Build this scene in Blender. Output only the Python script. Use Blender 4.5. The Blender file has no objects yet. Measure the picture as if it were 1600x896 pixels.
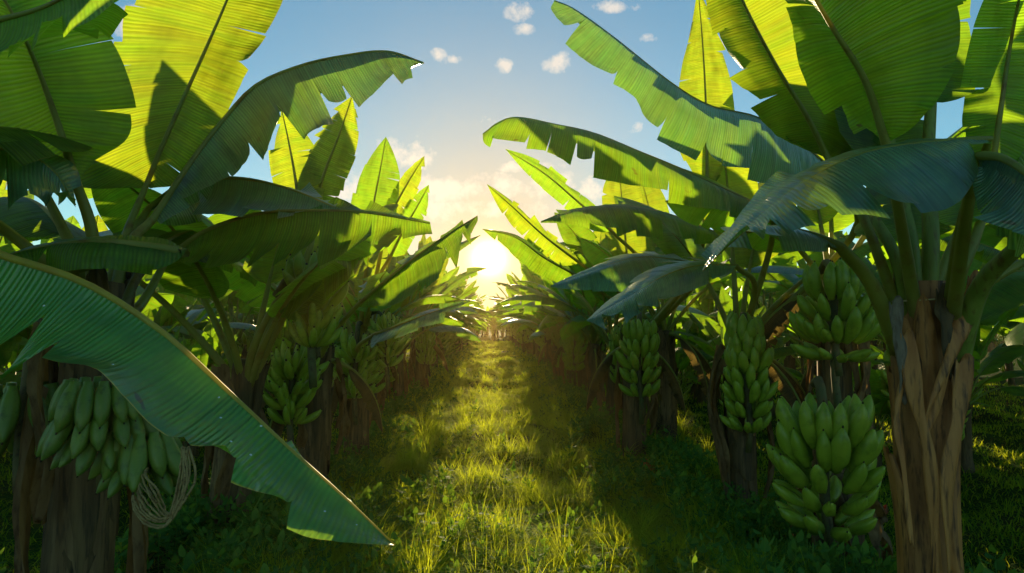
import bpy, math, random
import numpy as np
from mathutils import Vector, Matrix, Euler
R = math.radians
sc = bpy.context.scene

# ------------------------------------------------------------------ camera, world, sun, exposure
CAM = Vector((0, 0, 1.4)); FPX = 1000.0
cd = bpy.data.cameras.new('camera'); cam = bpy.data.objects.new('camera', cd)
sc.collection.objects.link(cam); sc.camera = cam
cd.sensor_width = 36; cd.lens = 36 * FPX / 1600; cd.clip_start = 0.05; cd.clip_end = 3000
cam.location = CAM
CROT = Euler((R(90 + 2.98), 0, R(-2.0)), 'XYZ'); cam.rotation_euler = CROT
CM = CROT.to_matrix()
def ray(px, py):
    return (CM @ Vector(((px - 800) / FPX, -(py - 448) / FPX, -1))).normalized()
def at(px, py, Y):
    d = ray(px, py); return CAM + d * (Y / d.y)

SUN_EL, SUN_AZ = R(11.0), R(0.4)            # azimuth measured from +Y towards +X
world = bpy.data.worlds.new('World'); sc.world = world; world.use_nodes = True
nt = world.node_tree; N = nt.nodes; LK = nt.links; N.clear()
def mth(op, a, b=None, c=None, clamp=False):
    n = N.new('ShaderNodeMath'); n.operation = op; n.use_clamp = clamp
    for i, v in enumerate((a, b, c)):
        if v is None: continue
        if isinstance(v, (int, float)): n.inputs[i].default_value = v
        else: LK.new(v, n.inputs[i])
    return n.outputs[0]
def dotv(vec, c):
    n = N.new('ShaderNodeVectorMath'); n.operation = 'DOT_PRODUCT'
    LK.new(vec, n.inputs[0]); n.inputs[1].default_value = c
    return n.outputs['Value']
def mixc(f, a, b, mode='MIX'):
    n = N.new('ShaderNodeMix'); n.data_type = 'RGBA'; n.blend_type = mode
    for s, v in ((n.inputs['Factor'], f), (n.inputs[6], a), (n.inputs[7], b)):
        if isinstance(v, (int, float)): s.default_value = v
        elif isinstance(v, tuple): s.default_value = (*v, 1)
        else: LK.new(v, s)
    return n.outputs[2]
sky = N.new('ShaderNodeTexSky'); sky.sky_type = 'NISHITA'; sky.sun_disc = False
sky.sun_elevation = SUN_EL; sky.sun_rotation = SUN_AZ
sky.air_density = 1.0; sky.dust_density = 0.0; sky.ozone_density = 2.0; sky.altitude = 100
tc = N.new('ShaderNodeTexCoord'); D = tc.outputs['Generated']
# aureole and disc of the low sun (seen in the sky a little above the crowns)
sd = ray(764, 404)
dd = mth('MAXIMUM', dotv(D, tuple(sd)), 0.0)
g1 = mth('POWER', dd, 30.0); g2 = mth('POWER', dd, 120.0); g3 = mth('POWER', dd, 4200.0)
SKYS = 0.10
def scal(col, f):
    n = N.new('ShaderNodeVectorMath'); n.operation = 'SCALE'
    n.inputs[0].default_value = col; LK.new(f, n.inputs[3]); return n.outputs[0]
def addv(a, b):
    n = N.new('ShaderNodeVectorMath'); n.operation = 'ADD'; LK.new(a, n.inputs[0]); LK.new(b, n.inputs[1]); return n.outputs[0]
def mulv(a, col):
    n = N.new('ShaderNodeVectorMath'); n.operation = 'MULTIPLY'; LK.new(a, n.inputs[0]); n.inputs[1].default_value = col; return n.outputs[0]
base = mulv(sky.outputs[0], (0.64, 0.89, 0.84))
base = mixc(mth('MULTIPLY', g1, 0.90), base, (4.3, 3.5, 2.5))
base = addv(base, scal((1.7, 0.85, 0.1), g2))
base = addv(base, scal((70, 42, 12), g3))
# clouds: soft puffs fixed to directions of the sky
nz = N.new('ShaderNodeTexNoise'); nz.inputs['Scale'].default_value = 27; nz.inputs['Detail'].default_value = 7; nz.inputs['Roughness'].default_value = 0.62
LK.new(D, nz.inputs['Vector'])
CL = [(813,19,20,11),(868,98,22,13),(786,103,12,10),(683,90,13,10),(714,92,13,6),(1146,58,22,17),(1015,60,14,6),(822,46,16,7),(962,12,26,8),
      (632,232,34,24),(650,250,30,14),(775,292,90,17),(690,296,55,20),(860,285,60,14),(740,330,110,16),(548,290,60,30),(540,248,20,12),(775,188,22,8),(985,200,16,10),(830,262,40,9),(500,330,60,22),
      (905,300,40,14),(600,300,40,14),(1350,120,60,24),(200,40,70,20),(20,232,50,18)]
m = None
for (px, py, w, h) in CL:
    c = ray(px, py); rt = ray(px + 1, py) - c; rt.normalize(); up = rt.cross(c).normalized()
    if up.z < 0: up.negate()
    a = mth('MULTIPLY', dotv(D, tuple(rt)), FPX / w); a = mth('ADD', a, -c.dot(rt) * FPX / w)
    b = mth('MULTIPLY', dotv(D, tuple(up)), FPX / h); b = mth('ADD', b, -c.dot(up) * FPX / h)
    q = mth('ADD', mth('MULTIPLY', a, a), mth('MULTIPLY', b, b))
    e = mth('MAXIMUM', mth('SUBTRACT', 1.0, mth('MULTIPLY', q, 0.45)), 0.0)
    m = e if m is None else mth('MAXIMUM', m, e)
front = mth('GREATER_THAN', dotv(D, (0, 1, 0)), 0.0)
m = mth('MULTIPLY', m, front)
ex = mth('MULTIPLY', mth('SUBTRACT', nz.outputs[0], 0.5), 3.4)
den = mth('MULTIPLY', mth('SUBTRACT', mth('ADD', mth('MULTIPLY', m, 0.9), ex), 0.42), 1.5, clamp=True)
den = mth('MULTIPLY', den, mth('MULTIPLY', m, 3.0, clamp=True))
den = mth('MULTIPLY', den, 0.75)
cloudc = addv(scal((5.9, 5.2, 4.4), mth('ADD', 1.0, 0.0)), scal((1.2, 0.9, 0.4), g1))
base = mixc(den, base, cloudc)
bg = N.new('ShaderNodeBackground'); bg.inputs['Strength'].default_value = SKYS
LK.new(base, bg.inputs['Color'])
wo = N.new('ShaderNodeOutputWorld'); LK.new(bg.outputs[0], wo.inputs['Surface'])

ld = bpy.data.lights.new('sun', 'SUN'); ld.energy = 5.0; ld.angle = R(0.6); ld.color = (1.0, 0.78, 0.42)
sun = bpy.data.objects.new('sun', ld); sc.collection.objects.link(sun)
sdir = Vector((math.sin(SUN_AZ) * math.cos(SUN_EL), math.cos(SUN_AZ) * math.cos(SUN_EL), math.sin(SUN_EL)))
sun.rotation_euler = (-sdir).to_track_quat('-Z', 'Y').to_euler()
sc.view_settings.view_transform = 'Standard'; sc.view_settings.look = 'None'
sc.view_settings.gamma = 1; sc.view_settings.exposure = 0.72
cy = sc.cycles
cy.use_denoising = True
cy.max_bounces = 8; cy.diffuse_bounces = 4; cy.glossy_bounces = 2; cy.transmission_bounces = 4; cy.volume_bounces = 0
cy.transparent_max_bounces = 8; cy.caustics_reflective = False; cy.caustics_refractive = False
cy.sample_clamp_indirect = 8

# ------------------------------------------------------------------ noise helpers
rng0 = np.random.RandomState(7)
_T = rng0.rand(256, 256)
def vnoise(x, y):
    x = np.asarray(x, float); y = np.asarray(y, float)
    xi = np.floor(x).astype(int); yi = np.floor(y).astype(int); fx = x - xi; fy = y - yi
    fx = fx * fx * (3 - 2 * fx); fy = fy * fy * (3 - 2 * fy)
    g = lambda a, b: _T[a % 256, b % 256]
    return (g(xi, yi) * (1 - fx) + g(xi + 1, yi) * fx) * (1 - fy) + (g(xi, yi + 1) * (1 - fx) + g(xi + 1, yi + 1) * fx) * fy
def ground_z(x, y):
    x = np.asarray(x, float); y = np.asarray(y, float)
    z = 0.24 * (vnoise(x * 1.35 + 3.3, y * 1.1 + 8) - .5) + 0.15 * (vnoise(x * 2.7, y * 2.5 + 5) - .5) + 0.03 * (vnoise(x * 7, y * 7) - .5)
    z = z + 0.05 * np.exp(-((np.abs(x) - 1.8) / 0.5) ** 2)
    return z * np.exp(-np.abs(y) / 120)

# ------------------------------------------------------------------ materials
def newmat(name):
    m = bpy.data.materials.new(name); m.use_nodes = True
    t = m.node_tree; t.nodes.clear(); return m, t
class T:
    def __init__(s, t): s.t = t; s.n = t.nodes; s.l = t.links
    def node(s, typ, **kw):
        n = s.n.new(typ)
        for k, v in kw.items(): setattr(n, k, v)
        return n
    def put(s, sock, v):
        if isinstance(v, (int, float)): sock.default_value = v
        elif isinstance(v, tuple): sock.default_value = v if len(v) == len(sock.default_value) else (*v, 1)
        else: s.l.new(v, sock)
    def math(s, op, a, b=0.0, clamp=False):
        n = s.node('ShaderNodeMath', operation=op, use_clamp=clamp); s.put(n.inputs[0], a); s.put(n.inputs[1], b); return n.outputs[0]
    def mix(s, f, a, b, mode='MIX'):
        n = s.node('ShaderNodeMix', data_type='RGBA', blend_type=mode); s.put(n.inputs[0], f); s.put(n.inputs[6], a); s.put(n.inputs[7], b); return n.outputs[2]
    def noise(s, vec, scale, detail=3, rough=.5):
        n = s.node('ShaderNodeTexNoise'); s.l.new(vec, n.inputs['Vector']); n.inputs['Scale'].default_value = scale
        n.inputs['Detail'].default_value = detail; n.inputs['Roughness'].default_value = rough; return n.outputs[0]
    def vmul(s, v, c):
        n = s.node('ShaderNodeVectorMath', operation='MULTIPLY'); s.l.new(v, n.inputs[0]); n.inputs[1].default_value = c; return n.outputs[0]
    def vadd(s, v, c):
        n = s.node('ShaderNodeVectorMath', operation='ADD'); s.l.new(v, n.inputs[0]); s.put(n.inputs[1], c); return n.outputs[0]
    def ramp(s, f, a, b):
        n = s.node('ShaderNodeMapRange'); s.put(n.inputs[0], f); n.inputs[1].default_value = a; n.inputs[2].default_value = b; return n.outputs[0]
    def bump(s, h, st, d=0.01):
        n = s.node('ShaderNodeBump'); n.inputs['Strength'].default_value = st; n.inputs['Distance'].default_value = d; s.l.new(h, n.inputs['Height']); return n.outputs[0]
    def out(s, sh):
        o = s.node('ShaderNodeOutputMaterial'); s.l.new(sh, o.inputs['Surface'])

def leaf_mat(name, base, trans, tfac=0.45, rough=0.38, spec=0.5, edge=(0.35, 0.26, 0.05), stripes=1.0, rim0=.985):
    m, t = newmat(name); k = T(t)
    uv = k.node('ShaderNodeUVMap').outputs[0]
    oi = k.node('ShaderNodeObjectInfo').outputs['Random']
    off = k.node('ShaderNodeCombineXYZ'); k.l.new(k.math('MULTIPLY', oi, 37.0), off.inputs[2])
    uvo = k.vadd(uv, off.outputs[0])
    fine = k.noise(k.vmul(uvo, (95, 1.3, 1)), 1.0, 2, .5)      # pinnate veins
    mid = k.noise(k.vmul(uvo, (22, 0.9, 1)), 1.0, 3, .6)
    big = k.noise(k.vmul(uvo, (3.0, 1.6, 1)), 1.0, 3, .55)
    sep = k.node('ShaderNodeSeparateXYZ'); k.l.new(uv, sep.inputs[0])
    r = k.math('ABSOLUTE', sep.outputs[1])
    sx = k.node('ShaderNodeSeparateXYZ'); k.l.new(uv, sx.inputs[0])
    ph = k.math('ADD', k.math('MULTIPLY', sx.outputs[0], 6.283 * 85), k.math('MULTIPLY', mid, 9.0))
    wv = k.math('ADD', k.math('MULTIPLY', k.math('SINE', ph), .5), .5)
    wv = k.math('MULTIPLY', wv, k.ramp(big, .3, .6))
    v = k.math('ADD', k.math('MULTIPLY', fine, 0.60 * stripes), k.math('MULTIPLY', mid, 0.45 * stripes))
    v = k.math('ADD', v, k.math('MULTIPLY', k.math('SUBTRACT', wv, .25), 0.30 * stripes))
    v = k.math('ADD', v, k.math('MULTIPLY', big, 0.7)); v = k.math('ADD', v, k.math('MULTIPLY', oi, 0.35))
    v = k.math('SUBTRACT', v, 0.25 + 0.525 * stripes - 0.55)    # about 0.3..1.5
    vv = k.node('ShaderNodeCombineXYZ')
    for i in range(3): k.l.new(v, vv.inputs[i])
    b2 = k.mix(k.ramp(big, .35, .75), base, tuple(c * f for c, f in zip(base, (1.7, 1.35, 0.9))))
    bc = k.mix(1.0, b2, vv.outputs[0], 'MULTIPLY')
    t2 = k.mix(k.ramp(mid, .35, .7), trans, tuple(c * f for c, f in zip(trans, (0.62, .85, 0.9))))
    tcx = k.mix(1.0, t2, vv.outputs[0], 'MULTIPLY')
    # dry rim and a few brown flecks along it
    rim = k.ramp(k.math('ADD', r, k.math('MULTIPLY', k.math('SUBTRACT', mid, .5), 0.05)), rim0, rim0 + .013)
    bc = k.mix(rim, bc, edge); tcx = k.mix(rim, tcx, tuple(min(1, c * 1.4) for c in edge))
    fl = k.noise(k.vmul(uvo, (14, 5, 1)), 1.0, 2, .5)
    fleck = k.math('MULTIPLY', k.ramp(fl, .70, .76), k.ramp(r, .35, .95))
    bc = k.mix(fleck, bc, (0.11, 0.075, 0.02)); tcx = k.mix(fleck, tcx, (0.2, 0.10, 0.02))
    # midrib shows as a paler line
    ml = k.ramp(r, .035, .012)
    bc = k.mix(ml, bc, (0.22, 0.26, 0.08))
    h = k.math('ADD', k.math('ADD', k.math('MULTIPLY', fine, 0.35), k.math('MULTIPLY', mid, 1.2)), k.math('MULTIPLY', wv, .28))
    nb = k.bump(h, 0.9, 0.010)
    p = k.node('ShaderNodeBsdfPrincipled'); k.l.new(bc, p.inputs['Base Color']); p.inputs['Roughness'].default_value = rough
    p.inputs['Specular IOR Level'].default_value = spec; k.l.new(nb, p.inputs['Normal'])
    if spec > .7: p.inputs['Coat Weight'].default_value = 1.0; p.inputs['Coat Roughness'].default_value = .28; k.l.new(nb, p.inputs['Coat Normal'])
    tr = k.node('ShaderNodeBsdfTranslucent'); k.l.new(tcx, tr.inputs[0]); k.l.new(nb, tr.inputs[1])
    mx = k.node('ShaderNodeMixShader'); mx.inputs[0].default_value = tfac
    k.l.new(p.outputs[0], mx.inputs[1]); k.l.new(tr.outputs[0], mx.inputs[2]); k.out(mx.outputs[0]); return m

def plain(name, cols, rough=0.6, scale=(8, 8, 8), detail=4, spec=.4, trans=None, tfac=0.0, bump=0.4, bd=0.006, lo=.35, hi=.68, emit=None):
    m, t = newmat(name); k = T(t)
    co = k.node('ShaderNodeTexCoord').outputs['Object']
    oi = k.node('ShaderNodeObjectInfo').outputs['Random']
    off = k.node('ShaderNodeCombineXYZ'); k.l.new(k.math('MULTIPLY', oi, 19.0), off.inputs[0])
    c2 = k.vadd(k.vmul(co, scale), off.outputs[0])
    n = k.noise(c2, 1.0, detail, .6); n2 = k.noise(c2, 3.1, 3, .6)
    c = k.mix(k.ramp(n, lo, hi), cols[0], cols[1])
    if len(cols) > 2: c = k.mix(k.ramp(n2, .52, .70), c, cols[2])
    p = k.node('ShaderNodeBsdfPrincipled'); k.l.new(c, p.inputs['Base Color']); p.inputs['Roughness'].default_value = rough
    p.inputs['Specular IOR Level'].default_value = spec
    nb = k.bump(k.math('ADD', n, k.math('MULTIPLY', n2, .5)), bump, bd); k.l.new(nb, p.inputs['Normal'])
    sh = p.outputs[0]
    if trans:
        tr = k.node('ShaderNodeBsdfTranslucent'); tr.inputs[0].default_value = (*trans, 1)
        mx = k.node('ShaderNodeMixShader'); mx.inputs[0].default_value = tfac
        k.l.new(sh, mx.inputs[1]); k.l.new(tr.outputs[0], mx.inputs[2]); sh = mx.outputs[0]
    k.out(sh); return m

M = {}
M['leaf'] = leaf_mat('leaf_green', (0.055, 0.175, 0.030), (0.50, 0.78, 0.020), .56)
M['leaf_blue'] = leaf_mat('leaf_waxy', (0.085, 0.235, 0.165), (0.36, 0.64, 0.04), .38, rough=.33, spec=.8, stripes=1.3)
M['leaf_young'] = leaf_mat('leaf_young', (0.07, 0.16, 0.025), (0.62, 0.72, 0.02), .60)
M['leaf_near'] = leaf_mat('leaf_near', (0.060, 0.27, 0.055), (0.46, 0.78, 0.03), .42, rough=.34, spec=.75, edge=(.70, .55, .05), stripes=.8, rim0=.965)
M['dead_leaf'] = leaf_mat('dead_leaf', (0.13, 0.09, 0.04), (0.36, 0.24, 0.06), .35, rough=.7, spec=.2)
M['rib'] = plain('midrib', [(0.19, 0.26, 0.045), (0.30, 0.32, 0.08), (0.15, 0.09, 0.03)], .42, (5, 5, 5), trans=(.65, .6, .06), tfac=.35, bump=.2)
M['rib_near'] = plain('rib_yellow', [(0.42, 0.40, 0.06), (0.6, 0.5, 0.10), (0.35, 0.25, 0.06)], .4, (5, 5, 5), trans=(.9, .7, .06), tfac=.45, bump=.2)
M['petiole'] = plain('petiole', [(0.16, 0.25, 0.035), (0.28, 0.36, 0.07), (0.13, 0.08, 0.025)], .42, (20, 20, 3), trans=(.5, .5, .05), tfac=.2, bump=.3)
M['stem'] = plain('trunk_sheath', [(0.075, 0.050, 0.022), (0.17, 0.11, 0.045), (0.03, 0.022, 0.012)], .75, (22, 22, 2.2), 5, bump=.7, bd=.012)
M['stem2'] = plain('sheath_tan', [(0.36, 0.135, 0.032), (0.62, 0.29, 0.08), (0.08, 0.035, 0.014)], .55, (16, 16, 2.2), 5, bump=.6, bd=.01, trans=(.5, .2, .03), tfac=.12)
M['stem_warm'] = plain('trunk_sheath_warm', [(0.22, 0.085, 0.026), (0.46, 0.21, 0.065), (0.05, 0.022, 0.012)], .7, (14, 14, 2.2), 5, bump=.7, bd=.012)
M['sheath_dull'] = plain('sheath_dull', [(0.12, 0.070, 0.028), (0.26, 0.17, 0.075), (0.05, 0.032, 0.016)], .7, (18, 18, 2.4), 5, bump=.6, bd=.01)
M['dry'] = plain('dry_leaf', [(0.15, 0.090, 0.038), (0.32, 0.21, 0.095), (0.05, 0.03, 0.018)], .8, (14, 14, 4), 4, bump=.7, trans=(.5, .25, .06), tfac=.25)
M['grey_dry'] = plain('grey_dry_leaf', [(0.16, 0.14, 0.11), (0.30, 0.26, 0.2), (0.1, 0.07, 0.05)], .8, (30, 30, 5), 4, bump=.7, trans=(.4, .25, .1), tfac=.2)
M['banana'] = plain('banana_skin', [(0.25, 0.38, 0.025), (0.38, 0.50, 0.045), (0.18, 0.28, 0.025)], .36, (7, 7, 7), 3, spec=.5, trans=(.4, .5, .04), tfac=.10, bump=.15)
M['banana_shaded'] = plain('banana_shaded_skin', [(0.10, 0.19, 0.025), (0.17, 0.26, 0.035), (0.07, 0.12, 0.02)], .42, (7, 7, 7), 3, spec=.5, bump=.15)
M['banana_tip'] = plain('banana_tip', [(0.03, 0.02, 0.01), (0.08, 0.05, 0.02)], .8)
M['stalk'] = plain('fruit_stalk', [(0.08, 0.10, 0.03), (0.13, 0.09, 0.035), (0.05, 0.03, 0.015)], .6, (12, 12, 12))
M['string'] = plain('dried_strings', [(0.25, 0.17, 0.07), (0.40, 0.30, 0.13), (0.12, 0.07, 0.03)], .7, (40, 40, 40))
M['twine'] = plain('twine', [(0.45, 0.33, 0.14), (0.6, 0.5, 0.25)], .8, (60, 60, 60))
M['weed'] = leaf_mat('weed_leaf', (0.035, 0.12, 0.035), (0.30, 0.50, 0.03), .4, stripes=.2)
M['red_dry'] = plain('red_dry', [(0.35, 0.10, 0.03), (0.20, 0.07, 0.03), (0.10, 0.05, 0.03)], .7, (20, 20, 20), trans=(.8, .2, .03), tfac=.3)
def drop_mat():
    m, t = newmat('water_drop'); k = T(t); p = k.node('ShaderNodeBsdfPrincipled')
    p.inputs['Base Color'].default_value = (.8, .9, .9, 1); p.inputs['Roughness'].default_value = .05; p.inputs['Specular IOR Level'].default_value = 1.0
    k.out(p.outputs[0]); return m
M['drop'] = drop_mat()
def grass_mat(name, c1, c2, tr, tf):
    m, t = newmat(name); k = T(t)
    a = k.node('ShaderNodeAttribute'); a.attribute_name = 'tint'
    f = a.outputs['Fac']
    bc = k.mix(f, c1, c2); tcx = k.mix(f, tuple(x * .6 for x in tr), tr)
    d = k.node('ShaderNodeBsdfPrincipled'); k.l.new(bc, d.inputs['Base Color']); d.inputs['Roughness'].default_value = .75; d.inputs['Specular IOR Level'].default_value = .12
    x = k.node('ShaderNodeBsdfTranslucent'); k.l.new(tcx, x.inputs[0])
    mx = k.node('ShaderNodeMixShader'); mx.inputs[0].default_value = tf; k.l.new(d.outputs[0], mx.inputs[1]); k.l.new(x.outputs[0], mx.inputs[2]); k.out(mx.outputs[0]); return m
M['grass'] = grass_mat('grass', (0.060, 0.21, 0.020), (0.16, 0.32, 0.030), (0.85, 0.95, 0.03), .55)
M['cover'] = grass_mat('cover', (0.040, 0.15, 0.035), (0.10, 0.26, 0.05), (0.34, 0.56, 0.03), .40)
M['straw'] = grass_mat('straw', (0.16, 0.10, 0.045), (0.34, 0.24, 0.11), (0.6, 0.42, 0.12), .3)

# ------------------------------------------------------------------ object helpers
COL = sc.collection
def link(name, me, mat=None, parent=None, smooth=True):
    o = bpy.data.objects.new(name, me); COL.objects.link(o)
    if mat is not None:
        for mm in (mat if isinstance(mat, (list, tuple)) else [mat]): me.materials.append(mm)
    if smooth: me.shade_smooth()
    if parent is not None: o.parent = parent
    return o
class MB:
    def __init__(s): s.v = []; s.f = []; s.uv = []; s.mi = []
    def add(s, vs, fs, uvs=None, mi=0):
        b = len(s.v); s.v.extend([tuple(map(float, p)) for p in vs]); s.f.extend([tuple(i + b for i in f) for f in fs])
        s.uv.extend(uvs if uvs is not None else [(0, 0)] * len(vs)); s.mi.extend([mi] * len(fs))
    def grid(s, P, UV=None, mi=0, close=False):
        P = np.asarray(P); a, b = P.shape[:2]
        fs = []
        for i in range(a - 1):
            for j in range(b if close else b - 1):
                j2 = (j + 1) % b
                fs.append((i * b + j, i * b + j2, (i + 1) * b + j2, (i + 1) * b + j))
        s.add(P.reshape(-1, 3), fs, None if UV is None else [tuple(u) for u in np.asarray(UV).reshape(-1, 2)], mi)
    def tube(s, pts, rads, n=8, mi=0, cap=True, flat=1.0, wob=None):
        pts = np.asarray(pts, float); rads = np.broadcast_to(np.asarray(rads, float), (len(pts),))
        tg = np.gradient(pts, axis=0); tg /= (np.linalg.norm(tg, axis=1, keepdims=True) + 1e-9)
        ref = np.array((0, 0, 1.0)) if abs(tg[0][2]) < .9 else np.array((1.0, 0, 0))
        u = np.cross(tg[0], ref); u /= np.linalg.norm(u); rows = []
        for i in range(len(pts)):
            u = u - tg[i] * np.dot(u, tg[i]); u /= np.linalg.norm(u); w = np.cross(tg[i], u)
            a = np.arange(n) * 2 * np.pi / n
            rr = rads[i] * (1 if wob is None else wob(i, a))
            rows.append(pts[i] + np.outer(np.cos(a) * rr, u) + np.outer(np.sin(a) * rr * flat, w))
        b0 = len(s.v); s.grid(np.array(rows), mi=mi, close=True)
        if cap:
            e = b0 + (len(pts) - 1) * n
            s.f.append(tuple(range(b0, b0 + n))[::-1]); s.f.append(tuple(range(e, e + n))); s.mi += [mi, mi]
    def mesh(s, name):
        me = bpy.data.meshes.new(name); me.from_pydata(s.v, [], s.f); me.update()
        ul = me.uv_layers.new(name='UVMap'); li = np.zeros(len(me.loops), np.int32); me.loops.foreach_get('vertex_index', li)
        uv = np.array(s.uv, np.float32)[li]; ul.data.foreach_set('uv', uv.ravel())
        if any(s.mi): me.polygons.foreach_set('material_index', s.mi)
        return me
def V3(p): return np.array((p[0], p[1], p[2]), float)
def resample(pts, n=120):
    """smooth curve through points, parameterised by arc length"""
    P = np.array([V3(p) for p in pts]); 
    if len(P) == 2: P = np.array([P[0], (P[0] + P[1]) / 2, P[1]])
    Q = np.vstack([2 * P[0] - P[1], P, 2 * P[-1] - P[-2]]); out = []
    for i in range(len(P) - 1):
        p0, p1, p2, p3 = Q[i:i + 4]
        for t in np.linspace(0, 1, 14, endpoint=False):
            out.append(.5 * (2 * p1 + (p2 - p0) * t + (2 * p0 - 5 * p1 + 4 * p2 - p3) * t * t + (3 * p1 - p0 - 3 * p2 + p3) * t ** 3))
    out.append(P[-1]); out = np.array(out)
    L = np.concatenate([[0], np.cumsum(np.linalg.norm(np.diff(out, axis=0), axis=1))]); s = np.linspace(0, L[-1], n)
    return np.stack([np.interp(s, L, out[:, k]) for k in range(3)], 1), L[-1]
def prof(s, a=.14, b=.55, p=2.0):
    s = np.clip(np.asarray(s, float), 0, 1)
    return np.minimum(1, s / a) ** .55 * np.where(s > b, np.clip(1 - ((s - b) / (1 - b)) ** p, 0, 1), 1.0) * (0.9 + .1 * np.sin(np.pi * s))
def interp(C, s):
    x = np.clip(s, 0, 1) * (len(C) - 1); k = np.arange(len(C))
    return np.stack([np.interp(x, k, C[:, j]) for j in range(3)], -1)
def half_blade(mb, Mc, Ec, L, sign, tears, bulge, nl, nc, rng, pleat=.0, wave=.012, mi=0, ragged=.012):
    """one half of a leaf: ruled between midrib curve Mc and edge curve Ec, torn between the veins at `tears` = (s, r0, gap, lift)"""
    cuts = [(0, 1, 0, 0)] + sorted(tears) + [(1, 1, 0, 0)]
    ph = rng.rand() * 50
    for a, b in zip(cuts[:-1], cuts[1:]):
        if b[0] - a[0] < 1e-4: continue
        n = max(3, int(round(nl * (b[0] - a[0]))) + 1)
        q = np.linspace(0, 1, n)[:, None]; r = np.linspace(0, 1, nc)[None, :] ** .85
        ga = a[2] * np.clip((r - a[1]) / max(1e-3, 1 - a[1]), 0, 1) ** 1.3 * .5
        gb = b[2] * np.clip((r - b[1]) / max(1e-3, 1 - b[1]), 0, 1) ** 1.3 * .5
        s = (a[0] + ga) * (1 - q) + (b[0] - gb) * q; s0 = s
        r2 = r * (1 - ragged * vnoise(s * L * 14 + ph, 3.1) - .02 * vnoise(s * L * 4 + ph, 9.1))
        Mp = interp(Mc, s); Ep = interp(Ec, s)
        dM = interp(Mc, s + .01) - interp(Mc, s - .01)
        W = Ep - Mp; Nn = np.cross(dM, W); ln = np.linalg.norm(Nn, axis=-1, keepdims=True)
        Nn = Nn / (ln + 1e-9) * sign
        wid = np.linalg.norm(W, axis=-1)
        off = bulge * wid * np.sin(np.pi * np.clip(r2, 0, 1) ** .8)
        off = off + wave * r2 ** 1.5 * 2 * (vnoise(s * L * 3.5 + ph, r2 * .7) - .5) * np.minimum(1, wid * 6)
        if pleat: off = off + pleat * (vnoise(s * L * 55 + ph, r2 * .4) - .5) * np.minimum(1, r2 * 6) * np.minimum(1, wid * 6)
        la = a[3] * np.clip((r2 - a[1]) / max(1e-3, 1 - a[1]), 0, 1) ** 1.4 * (1 - q) ** 1.5
        lb = b[3] * np.clip((r2 - b[1]) / max(1e-3, 1 - b[1]), 0, 1) ** 1.4 * q ** 1.5
        off = off + (la - lb)
        P = Mp + W * r2[..., None] + Nn * off[..., None]
        UV = np.stack([s * L, sign * r2 + 0 * s], -1)
        if sign < 0: P = P[:, ::-1]; UV = UV[:, ::-1]
        mb.grid(P, UV, mi)
def rand_tears(rng, n, lo=.15, hi=.93):
    out = []
    for s in np.sort(rng.uniform(lo, hi, n)):
        if out and s - out[-1][0] < .035: continue
        out.append((s, rng.uniform(.15, .8), rng.uniform(.004, .03), rng.uniform(-.05, .05)))
    return out
def rib_tube(mb, pet, Mc, r0, r1, sink, mi=0, n=7, steps=26):
    """petiole (pet, list of points) running on as the midrib along Mc"""
    P2 = interp(Mc, np.linspace(0, 1, steps))
    if pet is not None and len(pet):
        A, _ = resample(list(pet) + [P2[0]], 14); P = np.vstack([A[:-1], P2]); k = 13
    else: P = P2; k = 0
    P = P + np.array(sink)
    rr = np.concatenate([np.linspace(r0 * 1.75, r0, k, endpoint=False) if k else [], r0 + (r1 - r0) * np.linspace(0, 1, steps) ** .8])
    mb.tube(P, rr, n, mi)
def make_leaf(parent, Mc, L, EA, EB, pet, mat='leaf', tA=(), tB=(), bulge=(.08, .08), nl=60, nc=8, seed=0, r0=.016, pleat=0., wave=.014, merge=None, sink=(0, 0, -.006), name='leaf', label=None, ragged=.012, ribmat='rib'):
    rng = np.random.RandomState(seed); mb = merge or MB()
    if EA is not None: half_blade(mb, Mc, EA, L, 1, list(tA), bulge[0], nl, nc, rng, pleat, wave, 0, ragged)
    if EB is not None: half_blade(mb, Mc, EB, L, -1, list(tB), bulge[1], nl, nc, rng, pleat, wave, 0, ragged)
    if merge is not None:
        rib_tube(mb, pet, Mc, r0, .003, sink, mi=1, n=5, steps=12); return None
    o = link(name, mb.mesh('leaf'), M[mat], parent)
    rb = MB(); rib_tube(rb, pet, Mc, r0, .0028, sink)
    link('midrib', rb.mesh('midrib'), M[ribmat], o)
    if label: o['label'] = label
    return o
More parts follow.
